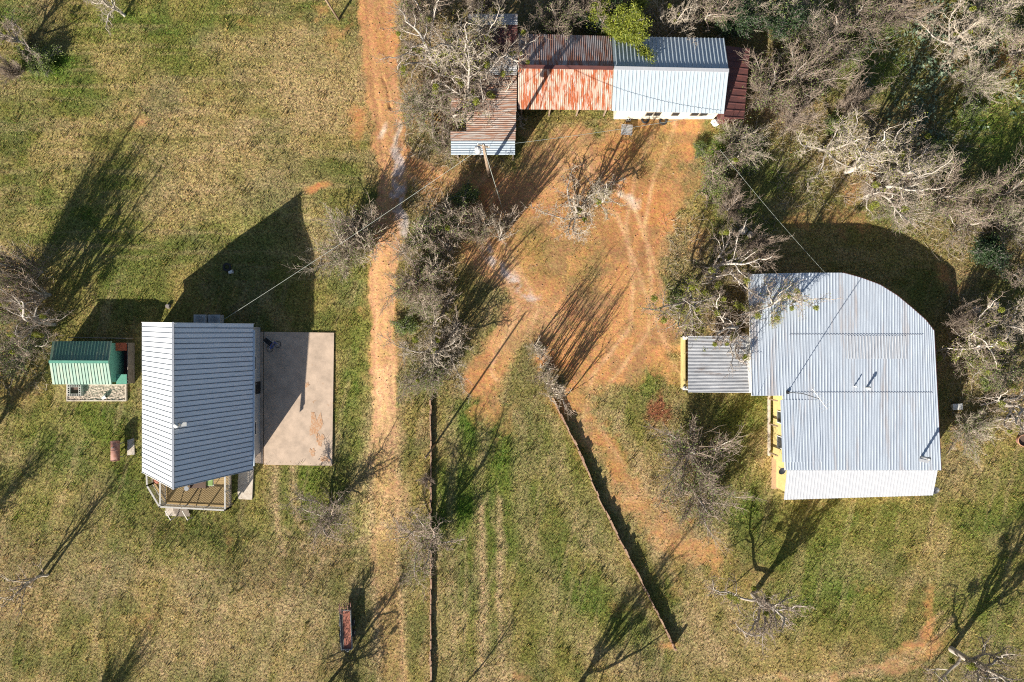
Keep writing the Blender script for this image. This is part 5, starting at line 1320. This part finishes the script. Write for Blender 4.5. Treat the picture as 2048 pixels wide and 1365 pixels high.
# (prototype, px, py, height factor, width factor, turn in degrees, label)
G1 = 'bare trees around the yard'; G2 = 'bare trees in the north east thicket'; G3 = 'bare brush along the road'
TR = [
 (OAK[0], 1506, 1188, 1.0, 1.02, 200, 'gnarled bare tree standing alone in the grass south of the bright porch roof', G1),
 (OAK[0], 1902, 1298, 1.15, 1.15, 250, 'large bare tree in the bottom right corner with a long thick shadow', G1),
 (MES[0], 655, 1028, .95, 1.0, 40, 'small thin bare tree between the wheel tracks and the dirt road', G1),
 (SAP[0], 80, 1152, 1.2, 2.4, 30, 'slender bare tree at the lower left with a long shadow, the western of two', G1),
 (SAP[1], 96, 1150, 1.25, 2.2, 120, 'slender bare tree at the lower left with a long shadow, the eastern of two', G1),
 (OAK[3], 655, 1372, .95, .75, 100, 'bare tree at the bottom edge, its shadow reaching past the feed trailer', G1),
 (MES[0], 863, 1070, 1.1, 1.12, 150, 'grey bare tree growing astride the long kerb wall', G1),
 (BRU[0], 1382, 905, 1.0, 1.5, 0, 'grey brushy bare tree west of the brick patio, upper of the pair', G1),
 (BRU[0], 1388, 985, .9, 1.25, 140, 'grey brushy bare tree west of the brick patio, lower of the pair', G1),
 (MES[2], 882, 700, 1.3, 1.15, 70, 'dense tangle of curling pale branches beside the thin plain pole', G3),
 (MES[1], 862, 762, .8, .85, 200, 'low greenish bare bush where the kerb wall begins', G3),
 (MES[1], 880, 462, 1.25, 1.1, 10, 'green flecked bare tree on the east verge, nearest the pale caliche strip', G3),
 (BRU[0], 838, 560, 1.2, 1.15, 80, 'pale fan shaped bush hanging over the east edge of the dirt road', G3),
 (BRU[1], 850, 610, .6, .7, 200, 'low pale bush with light green leaves on the east verge', G3),
 (BRU[1], 705, 500, 1.2, 1.2, 250, 'brownish bare bush on the west verge near the tip of the house shadow', G3),
 (BRU[0], 735, 470, 1.2, 1.0, 20, 'thin twiggy bush touching the west edge of the dirt road', G3),
 (MES[2], 1150, 435, 1.0, 1.1, 300, 'pale bare bush alone in the middle of the red yard', G1),
 (OAK[2], 1192, 412, .85, .50, 30, 'narrow bare tree casting a single long trunk shadow over the red yard', G1),
 (BRU[1], 1000, 458, .95, .38, 0, 'tiny white twigged bush at the end of the guy wire', G1),
 (BRU[0], 960, 470, 1.15, .55, 60, 'faint bare bush in the dark streaked shade beside the gravelly track', G1),
 (MES[1], 1425, 345, 1.05, 1.0, 45, 'wide greenish bare tree at the east side of the red yard', G1),
 (BRU[1], 1470, 290, .8, .9, 160, 'low leafy brush right below the white barn wall end', G1),
 (BRU[2], 1455, 420, .8, .8, 260, 'grey tree stump growth with a bent trunk beneath the wide greenish tree', G1),
 (OAK[3], 1362, 600, 1.0, .95, 120, 'white limbed spreading tree with mistletoe at the edge of the red yard', G1),
 (OAK[1], 1420, 545, 1.0, .85, 10, 'pale limbed tree with mistletoe northwest of the carport', G1),
 (OAK[1], 1455, 648, .9, .85, 200, 'bare tree growing against the north side of the carport', G1),
 (OAK[3], 1515, 625, 1.05, .80, 300, 'tree whose dark twigs and green tufts hang over the west side of the ribbed roof', G1),
 (BRU[2], 1500, 500, 1.0, .8, 10, 'bare brush casting long trunk shadows northwest of the curved shadow', G1),
 (OAK[2], 1690, 345, 1.1, 1.0, 60, 'biggest bone white tree of the thicket, with upright forked limbs', G2),
 (OAK[2], 1765, 360, 1.0, 1.05, 190, 'bone white tree just east of the biggest one in the thicket', G2),
 (OAK[2], 1640, 300, .9, .9, 280, 'bone white tree just west of the biggest one in the thicket', G2),
 (OAK[1], 1730, 395, .9, .9, 350, 'pale low tree at the south edge of the thicket over orange soil', G2),
 (MES[2], 1820, 330, 1.0, 1.0, 10, 'pale tree with bright mistletoe in the middle of the thicket', G2),
 (BRU[0], 1870, 400, 1.1, 1.1, 80, 'grey brush at the southeast corner of the thicket', G2),
 (BRU[1], 1780, 420, .8, 1.0, 190, 'low greyish brush on the orange soil north of the curved shadow', G2),
 (BRU[0], 1530, 190, 1.2, 1.15, 0, 'feathery grey bare tree spreading over the maroon lean-to roof', G2),
 (BRU[0], 1590, 165, 1.2, 1.15, 120, 'feathery grey bare tree just east of the one over the maroon lean-to', G2),
 (BRU[2], 1575, 240, .9, .9, 40, 'dark brush clump southeast of the maroon lean-to', G2),
 (BRU[1], 1600, 70, 1.1, 1.2, 0, 'pale brush northeast of the maroon lean-to', G2),
 (MES[0], 1650, 100, 1.1, 1.0, 220, 'grey bare tree north of the green glade', G2),
 (BRU[0], 1700, 45, 1.1, 1.2, 60, 'bare brush at the top edge above the green glade', G2),
 (BRU[2], 1780, 30, 1.0, 1.2, 30, 'olive coloured brush at the top edge east of the green glade', G2),
 (MES[2], 1895, 90, 1.1, 1.0, 0, 'forked cream limbed tree among the cactus near the top right corner', G2),
 (BRU[1], 1960, 40, 1.0, 1.2, 90, 'pale brush near the top right corner', G2),
 (BRU[0], 2020, 110, 1.0, 1.1, 150, 'pale bare brush touching the right edge near the top', G2),
 (BRU[1], 1945, 170, .7, .9, 10, 'low tan brush east of the cactus patch', G2),
 (BRU[2], 1690, 215, .9, .8, 10, 'dark brush with yellow green flecks west of the green glade', G2),
 (BRU[0], 1980, 400, 1.1, 1.1, 300, 'bare brush at the right edge north of the dark evergreen bush', G2),
 (BRU[1], 2010, 460, .9, .9, 0, 'grey brush at the right edge beside the dark evergreen bush', G2),
 (MES[0], 1915, 460, .8, .8, 130, 'thin bare tree west of the dark evergreen bush', G2),
 (OAK[3], 1930, 690, .95, .8, 30, 'leafy flecked tree leaning on the east side of the ribbed roof', G1),
 (MES[2], 1985, 650, 1.0, 1.05, 90, 'mistletoe spotted tree southeast of the curved shadow', G1),
 (MES[1], 1960, 745, 1.0, 1.0, 160, 'yellow green flecked tree east of the ribbed roof', G1),
 (OAK[1], 1990, 800, .9, .8, 220, 'bare tree with a low white horizontal limb reaching to the right edge', G1),
 (BRU[2], 1905, 640, .9, .8, 0, 'dark twiggy brush at the foot of the curved roof edge', G1),
 (BRU[1], 1930, 860, .6, .9, 50, 'low brown brush southeast of the ribbed roof', G1),
 (MES[0], 2035, 560, 1.2, .8, 80, 'bare tree on the right edge with a slanting trunk shadow', G1),
 (OAK[2], 925, 165, 1.05, 1.3, 20, 'huge bare tree with thick forking limbs over the patchwork barn', G1),
 (OAK[1], 875, 130, .9, .9, 140, 'bare tree between the dirt road and the huge tree over the patchwork barn', G1),
 (MES[2], 985, 160, 1.0, 1.05, 260, 'fallen looking fan of pale branches over the east half of the patchwork barn', G1),
 (OAK[1], 950, 210, .95, .9, 100, 'pale bare tree whose limbs fan over the lower rusty sheets of the patchwork barn', G1),
 (MES[0], 905, 235, 1.0, 1.0, 40, 'bare thicket tree growing through the pen of the patchwork barn', G1),
 (OAK[2], 975, 95, 1.0, .8, 200, 'bare tree over the red north end of the patchwork barn', G1),
 (MES[2], 1005, 205, .9, .85, 150, 'pale twiggy tree at the seam between the patchwork barn and the rusty roofed barn', G1),
 (OAK[1], 1000, 140, .95, .75, 320, 'bare tree reaching over the upper east edge of the patchwork barn', G1),
 (BRU[0], 850, 45, 1.1, 1.1, 0, 'tan brush on the east side of the dirt road at the top edge', G3),
 (BRU[1], 850, 220, .9, 1.0, 60, 'olive brown brush along the curve of the dirt road west of the pen', G3),
 (BRU[0], 895, 290, .5, .7, 60, 'small dry bush by the road west of the transformer pole', G3),
 (BRU[2], 960, 20, 1.1, 1.0, 60, 'olive brush at the top edge north of the patchwork barn', G3),
 (BRU[0], 1112, 55, 1.15, .85, 60, 'bare brush overhanging the rusty roof from the north', G2),
 (BRU[2], 1175, 25, 1.0, 1.0, 100, 'grey brush at the top edge north of the rusty roof', G2),
 (MES[2], 1345, 62, 1.1, .7, 60, 'white twigged tree overhanging the grey barn roof beside the evergreen', G2),
 (MES[0], 1400, 45, 1.0, .8, 10, 'white twigged tree north of the middle of the grey barn roof', G2),
 (BRU[1], 1465, 30, 1.0, 1.0, 10, 'tan brush at the top edge north of the maroon lean-to', G2),
 (OAK[0], 1300, -30, 1.0, .8, 10, 'bare tree behind the evergreen, cut by the top edge', G2),
 (MES[1], 60, 695, 1.1, 1.0, 10, 'green flecked tree leaning over the west end of the green shed', G1),
 (OAK[3], -20, 870, 1.1, .9, 10, 'tree cut by the left edge southwest of the garden bed', G1),
 (BRU[0], 85, 545, 1.75, .95, 0, 'tall bare thicket tree at the left casting the broad streaked shadow', G1),
 (WHI[0], 60, 560, 1.35, 1.5, 0, 'tall whippy thicket tree at the left edge, upper of two', G1),
 (WHI[1], 100, 590, 1.3, 1.5, 90, 'tall whippy thicket tree at the left edge, lower of two', G1),
 (MES[1], 30, 610, 1.2, 1.0, 60, 'green flecked tree at the left edge above the green shed', G1),
 (OAK[1], 110, 650, 1.0, .7, 60, 'bare tree just north of the green shed', G1),
 (OAK[0], 55, 95, .7, .55, 0, 'bare tree above the bright green patch in the top left corner', G1),
 (BRU[2], 40, 150, .6, .6, 0, 'grey dead brush inside the bright green patch in the top left corner', G1),
 (OAK[2], 250, 32, .8, .6, 200, 'white barked tree with dark crooked limbs at the top edge', G1),
 (WHI[0], 745, 495, .95, 1.0, 0, 'whippy bush on the west road verge, nearest the wheel ruts', G3),
 (WHI[1], 712, 478, .95, 1.1, 90, 'whippy bush on the west road verge below the red earth patch', G3),
 (WHI[0], 690, 530, .8, 1.0, 190, 'whippy bush just off the east edge of the house shadow', G3),
 (WHI[1], 806, 505, .85, .9, 30, 'whippy bush on the east road verge beside the caliche strip end', G3),
 (WHI[0], 845, 490, 1.0, 1.1, 130, 'whippy bush between the road and the green flecked tree', G3),
 (WHI[1], 900, 500, 1.0, 1.1, 220, 'whippy bush east of the green flecked tree', G3),
 (WHI[0], 880, 545, 1.05, 1.1, 310, 'whippy bush southeast of the green flecked tree', G3),
 (WHI[1], 890, 600, 1.05, 1.1, 60, 'whippy bush at the west edge of the pale gravelly track', G3),
 (WHI[0], 868, 650, 1.0, 1.1, 100, 'whippy bush north of the dense tangle of curling branches', G3),
 (WHI[1], 915, 650, .9, 1.1, 10, 'whippy bush northeast of the dense tangle of curling branches', G3),
 (WHI[0], 975, 452, 1.0, .9, 10, 'whippy bush immediately west of the tiny white twigged bush', G3),
 (WHI[1], 1012, 450, 1.0, 1.0, 70, 'whippy bush immediately east of the tiny white twigged bush', G3),
 (WHI[0], 1000, 480, .95, .9, 160, 'whippy bush immediately south of the tiny white twigged bush', G3),
 (WHI[1], 940, 440, .9, .8, 250, 'whippy bush in the red earth between track and road', G3),
 (WHI[0], 905, 430, .9, .8, 340, 'whippy bush at the road junction', G3),
 (OAK[0], 1140, 1400, 1.1, .9, 30, 'bare tree below the bottom edge casting a crooked limbed shadow over the paddock', G1),
 (SAP[1], 925, 1375, 1.2, 1.6, 10, 'thin sapling at the bottom edge of the paddock with a narrow shadow', G1),
 (BRU[0], 175, 1440, 1.2, .6, 30, 'bare bush below the bottom edge whose shadow tip shows at the lower left', G1),
 (MES[0], -70, 1090, 1.3, .8, 30, 'tree beyond the left edge whose shadow clumps fall on the grass', G1),
 (OAK[1], 2075, 880, .7, .5, 30, 'bare tree beyond the right edge near the round terracotta tub', G1),
]
for t in TR:
    nm = 'whip_thicket' if t[0] in WHI else 'bare_tree' if t[0] in OAK + MES else ('sapling' if t[0] in SAP else 'brush_bush')
    plant(t[0], t[1], t[2], t[3], t[4], R(t[5]), t[6], 'tree' if nm in ('bare_tree', 'sapling') else 'bush', nm, t[7])
plant(EVG, 1244, 92, 1.05, .95, 0, 'tall bright green evergreen tree overhanging the ridge of the two joined barns', 'tree', 'evergreen_tree')
plant(EVD, 1965, 505, 1.0, 1.0, 0, 'dark green round evergreen bush near the right edge', 'bush', 'evergreen_bush', 'dark evergreen bushes')
plant(EVD, 1555, 45, 1.1, 1.1, 1.0, 'dark evergreen bush in the shade north of the maroon lean-to', 'bush', 'evergreen_bush', 'dark evergreen bushes')
plant(EVD, 1180, 30, .9, 1.2, 2.0, 'dark evergreen bush in the shade north of the rusty roof', 'bush', 'evergreen_bush', 'dark evergreen bushes')
plant(EVD, 1440, 50, 1.0, 1.2, 2.6, 'dark evergreen bush in the shade north of the grey barn roof', 'bush', 'evergreen_bush', 'dark evergreen bushes')
for i, (x, y, s, lab) in enumerate([(90, 128, 1.0, 'bright green low shrub in the top left corner, the largest there'), (55, 108, .6, 'small bright green shrub in the top left corner nearer the edge'), (815, 655, .75, 'light green shrub on the east verge of the dirt road'),
        (1500, 330, .8, 'light green shrub east of the wide greenish tree'), (1605, 60, .8, 'light green shrub in the brush north of the maroon lean-to'), (1775, 50, .8, 'yellow green shrub just above the green glade'),
        (1640, 175, .6, 'small yellow green shrub at the west side of the green glade'), (1860, 300, .7, 'yellow green shrub near the mistletoe tree of the thicket'), (935, 400, .9, 'green shrub in the shade below the transformer pole'), (1400, 300, .5, 'small green shrub at the northeast corner of the red yard'), (1700, 110, .8, 'yellow green shrub at the left rim of the green glade'), (1930, 225, .8, 'yellow green shrub below the prickly pear patch'), (1660, 255, .7, 'yellow green shrub under the bone white trees, west side'), (1905, 330, .8, 'green shrub in the open grass east of the thicket trees'), (1955, 380, .7, 'green shrub between the thicket and the right edge'), (1940, 700, .8, 'yellow green shrub beside the east side of the ribbed roof'), (1975, 760, .7, 'small green shrub among the fallen logs'), (1350, 600, .7, 'green shrub at the base of the white limbed mistletoe tree'), (1430, 370, .8, 'light green shrub under the wide greenish tree')]):
    plant(SHR, x, y, s, s, i * 1.1, lab, 'shrub', 'green_shrub', 'low green shrubs')
# the row of thin saplings that throws the fan of stripes
pts = [(1068, 690), (1078, 706), (1086, 726), (1092, 744), (1098, 760), (1106, 772), (1112, 784), (1083, 716), (1102, 778), (1095, 735), (1116, 778), (1108, 788), (1120, 790), (1089, 752), (1104, 764), (1073, 712), (1080, 736), (1098, 742), (1114, 770), (1126, 800), (1100, 790), (1092, 768), (1084, 700)]
SL = 'thin bare sapling in the white twigged row that throws the striped fan shadow'
for i, (x, y) in enumerate(pts):
    plant(SAP[i % 2], x, y, .95 + .12 * math.sin(i * 2.3), 1.0 + .3 * math.cos(i), i * 1.3, SL, 'sapling', 'sapling', 'row of thin saplings', lean=(0.05 * math.sin(i * 3), 0.10 * math.cos(i * 2)))
PROTO['scrub'] = PROTO[BRU[1]]
for i, (x, y, lab) in enumerate([(1075, 700, 'low white dead bush at the top of the sapling row'), (1092, 745, 'low white dead bush in the middle of the sapling row'), (1108, 782, 'low white dead bush where the diagonal stone wall starts'), (855, 958, 'small pink grey dead bush sitting on the kerb wall')]):
    plant(BRU[1] if i < 3 else BRU[2], x, y, .28, .36, i * 2.0, lab, 'bush', 'dead_bush', 'low dead bushes')

# prickly pear pads among the thicket: uncountable
r = np.random.default_rng(5)
cen = []
for cx, cy, rx, ry, n in ((1900, 130, 90, 90, 70), (1860, 170, 60, 60, 40), (1810, 80, 60, 40, 25), (1960, 90, 50, 60, 25), (1925, 40, 60, 30, 20), (1840, 210, 30, 40, 20)):
    for _ in range(n):
        px, py = cx + r.normal() * rx * .9, cy + r.normal() * ry * .9
        x, y, z = PG(px, py); k = r.integers(5, 16)
        cen.append(np.stack([x + r.normal(size=k) * .3, y + r.normal(size=k) * .3, z + r.random(k) * .6], -1))
o = obj('prickly_pear', leaves_mesh('prickly_pear', np.concatenate(cen), 0.17, M['cactus'], r, 0.9))
tag(o, 'dense patch of grey green prickly pear pads in the top right thicket', 'cactus', kind='stuff')
# fallen twigs and stalks under the thickets
lines = []
for cx, cy, rx, ry, n in ((1740, 330, 190, 90, 900), (900, 170, 110, 170, 900), (1930, 720, 90, 140, 500), (1440, 540, 110, 110, 450), (1560, 200, 90, 110, 400), (860, 560, 50, 200, 500), (1280, 40, 260, 40, 500), (1850, 90, 190, 90, 700), (1940, 440, 90, 80, 350), (50, 640, 60, 150, 250), (1380, 940, 70, 90, 200)):
    for _ in range(n):
        px, py = cx + r.uniform(-1, 1) * rx, cy + r.uniform(-1, 1) * ry
        if 745 < px < 805: continue
        if 1036 < px < 1490 and 66 < py < 235: continue
        if 1500 < px < 1895 and 545 < py < 1000: continue
        x, y, z = PG(px, py); a = r.uniform(0, 6.28); L = r.uniform(.3, 1.3); b_ = r.uniform(0.1, .9)
        p0 = np.array((x, y, z)); d_ = np.array((math.cos(a) * L * (1 - b_ * .5), math.sin(a) * L * (1 - b_ * .5), b_ * L * .7))
        lines.append((np.stack([p0, p0 + d_ * .5 + r.normal(size=3) * .05, p0 + d_]), np.array((.016, .012, .006)), 3))
o = obj('dead_stalks', tubes_mesh('dead_stalks', lines, M['twig_pale']))
tag(o, 'fallen twigs and dry stalks littering the floor of the thickets', 'twigs', kind='stuff')

# ------------------------------------------------------------------ small things
def wheel_ring(mb, c, r_): mb.ring(c, r_, 0.03, 20)
p = P(548, 694, -0.6)
e = empty('bicycle', (p[0], p[1], -0.62), 'small blue bicycle lying on the shaded part of the concrete slab', 'bicycle', rz=0.5)
for x in (-0.38, 0.38):
    w = MB().ring((x, 0, 0.06), 0.25, 0.028, 22).build('wheel', M['rubber'], e)
    MB().ring((x, 0, 0.06), 0.225, 0.010, 20).tube([(x, 0, 0.02), (x, 0, 0.10)], 0.03, 8).bar((x - .22, 0, .06), (x + .22, 0, .06), .006).bar((x, -.22, .06), (x, .22, .06), .006).build('rim', M['white'], w)
mb = MB().tube([(-0.38, 0, 0.07), (-0.02, 0.02, 0.08), (0.25, 0.30, 0.09), (-0.12, 0.30, 0.09), (-0.38, 0, 0.07)], 0.022, 6); mb.tube([(-0.02, 0.02, 0.08), (-0.14, 0.36, 0.1)], 0.02, 6).tube([(0.38, 0, 0.07), (0.22, 0.38, 0.1)], 0.02, 6)
mb.build('frame', M['blue'], e); MB().tube([(-0.26, 0.38, 0.1), (-0.16, 0.38, 0.1), (-0.02, 0.38, 0.1)], [0.06, 0.07, 0.02], 8).build('saddle', M['rubber'], e)
MB().tube([(0.20, 0.38, 0.02), (0.20, 0.42, 0.12), (0.20, 0.38, 0.42)], 0.014, 6).build('handlebar', M['white'], e)
p = P(538, 686, -0.5)
e = empty('folding_chair', (p[0], p[1], -0.62), 'collapsed white folding chair on the shaded slab next to the blue bicycle', 'chair', rz=0.9)
MB().box(-0.2, 0.2, -0.2, 0.18, 0.10, 0.13).build('seat', M['rubber'], e); MB().box(-0.2, 0.2, 0.20, 0.50, 0.06, 0.09).build('backrest', M['rubber'], e)
for x in (-0.22, 0.22): MB().tube([(x, -0.45, 0.03), (x, 0.0, 0.09), (x, 0.52, 0.08)], 0.014, 6).build('leg', M['white'], e)
p = PG(455, 535)
e = empty('tyre', p, 'black tyre lying on the grass inside the house shadow', 'tyre'); MB().ring((0, 0, 0.1), 0.27, 0.10, 22).build('tread', M['rubber'], e, True)
p = PG(463, 545)
e = empty('bucket', p, 'white bucket on its side next to the black tyre in the house shadow', 'bucket', rz=0.3)
MB().tube([(-0.16, 0, 0.15), (0.18, 0, 0.16)], [0.12, 0.16], 14, False).tube([(-.17, 0, .15), (-.155, 0, .15)], .12, 14).build('body', M['white'], e, True); MB().ring((.18, 0, .16), .16, .014, 14, 'x').build('rim', M['white'], e)
p = PG(337, 613)
e = empty('tree_stump', p, 'small dark tree stump on the grass north of the white roof slope', 'stump'); MB().tube([(0, 0, -.1), (0, 0, .12), (0, 0, .24)], [.24, .18, .16], 11).build('stump_wood', M['bark_dark'], e)
p = PG(1252, 263)
e = empty('pallet', p, 'grey slatted wooden pallet on legs south of the grey barn', 'pallet', rz=R(-4))
mb = MB()
for i in range(7): mb.box(-0.46, 0.46, -0.42 + i * 0.125, -0.42 + i * 0.125 + 0.095, 0.42, 0.45)
mb.build('slats', M['grey_sheet'], e)
for x in (-0.4, 0, 0.4): MB().box(x - 0.04, x + 0.04, -0.42, 0.42, 0.33, 0.418).build('stringer', M['wood_old'], e)
for x in (-0.4, 0.4):
    for y in (-0.35, 0.35): MB().box(x - 0.035, x + 0.035, y - 0.035, y + 0.035, 0, 0.328).build('leg', M['wood_old'], e)
p = PG(1256, 241)
e = empty('concrete_block', p, 'lone two holed concrete block between the pallet and the barn wall', 'block', rz=0.1)
mb = MB(); hollow(mb, -.2, .2, -.1, .1, 0, .2, 'x', 2); mb.build('block_body', M['block'], e)
for i, (x, y, lab) in enumerate([(1290, 240, 'old tyre full of weeds by the barn wall, the western one'), (1326, 243, 'old tyre full of weeds by the barn wall, the eastern one')]):
    e = empty('tyre', PG(x, y), lab, 'tyre', 'tyres along the barn wall'); MB().ring((0, 0, 0.09), 0.26, 0.09, 20).build('tread', M['rubber'], e, True)
p = PG(1430, 246)
def rock(p, s, name, lab, m='block', sd=1, cat='rock', grp=None):
    r = np.random.default_rng(sd); bm2 = MB(); V = []; Fc = []; n1_, n2_ = 10, 6
    for j in range(n2_ + 1):
        for i in range(n1_):
            a = 6.283 * i / n1_; b_ = math.pi * j / n2_ - math.pi / 2
            q = s * (0.75 + 0.4 * r.random()); V.append((q * math.cos(a) * math.cos(b_), q * math.sin(a) * math.cos(b_), s * 0.2 + q * 0.6 * math.sin(b_)))
    for j in range(n2_):
        for i in range(n1_): Fc.append((j * n1_ + i, j * n1_ + (i + 1) % n1_, (j + 1) * n1_ + (i + 1) % n1_, (j + 1) * n1_ + i))
    o = bm2.add(V, Fc).build(name, M[m]); o.location = p; tag(o, lab, cat, grp)
rock(p, .36, 'limestone_rock', 'white limestone rock at the southeast corner of the grey barn, the larger one', 'white', 1, grp='rocks about the yard')
rock(PG(1440, 238), .26, 'limestone_rock', 'smaller white limestone rock tucked against the end of the barn wall', 'white', 2, grp='rocks about the yard')
rock(PG(1500, 470), .30, 'limestone_rock', 'tan rock northwest of the curved shadow, nearer the shadow', 'concrete_pale', 3, grp='rocks about the yard')
rock(PG(1486, 462), .38, 'limestone_rock', 'long tan rock under the brush northwest of the curved shadow', 'concrete_pale', 4, grp='rocks about the yard')
rock(PG(1950, 622), .42, 'limestone_rock', 'flat pinkish rock slab at the lower end of the curved shadow', 'concrete_pale', 5, grp='rocks about the yard')
rock(PG(1985, 612), .50, 'limestone_rock', 'long pinkish rock slab near the right edge by the curved shadow', 'concrete_pale', 6, grp='rocks about the yard')
rock(PG(1390, 700 + 545 - 545), .01 + .05, 'stone', 'small stone on the red earth west of the carport', 'block', 7)
# bits east of the house
p = PG(1909, 813)
e = empty('wooden_crate', p, 'pale upturned wooden crate against the east side of the ribbed roof', 'crate', rz=0.05)
MB().box(-.38, .38, -.22, .22, .08, .40).build('box_body', M['grey_sheet'], e); MB().box(-.41, .41, -.25, .25, .402, .44).build('lid', M['white'], e)
for x in (-.3, .3): MB().box(x - .04, x + .04, -.22, .22, 0, .078).build('foot', M['wood_old'], e)
p = PG(2040, 880)
e = empty('planter_tub', p, 'round terracotta tub on the right edge east of the ribbed roof', 'planter')
MB().tube([(0, 0, 0), (0, 0, .45)], [.36, .48], 20, False).tube([(0, 0, .0), (0, 0, .02)], .355, 18).build('tub_wall', M['rust_tank'], e, True); MB().ring((0, 0, .45), .47, .035, 22).build('rim', mat('terracotta', (.50, .26, .16), None, 4, .8), e); MB().tube([(0, 0, .28), (0, 0, .32)], .40, 18).build('soil', M['brown'], e)
def log(a, b_, r_, lab, m='bark'):
    A = Vector(PG(*a)); B_ = Vector(PG(*b_)); A.z += r_ * .8; B_.z += r_ * .8
    mid_ = (A + B_) / 2 + Vector((0.12, 0.08, 0.05))
    o = MB(A).tube([A, mid_, B_], [r_, r_ * .85, r_ * .6], 8).build('fallen_log', M[m], None, True); o.location = A; tag(o, lab, 'log', 'fallen logs')
log((1960, 1000 - 190), (2040, 795), .10, 'white fallen log near the right edge southeast of the ribbed roof')
log((1810 + 180, 840), (2046, 836), .09, 'pale fallen log at the right edge, lower of two')
log((1415, 400), (1402, 385), .12, 'reddish fallen trunk piece under the wide greenish tree', 'pole')
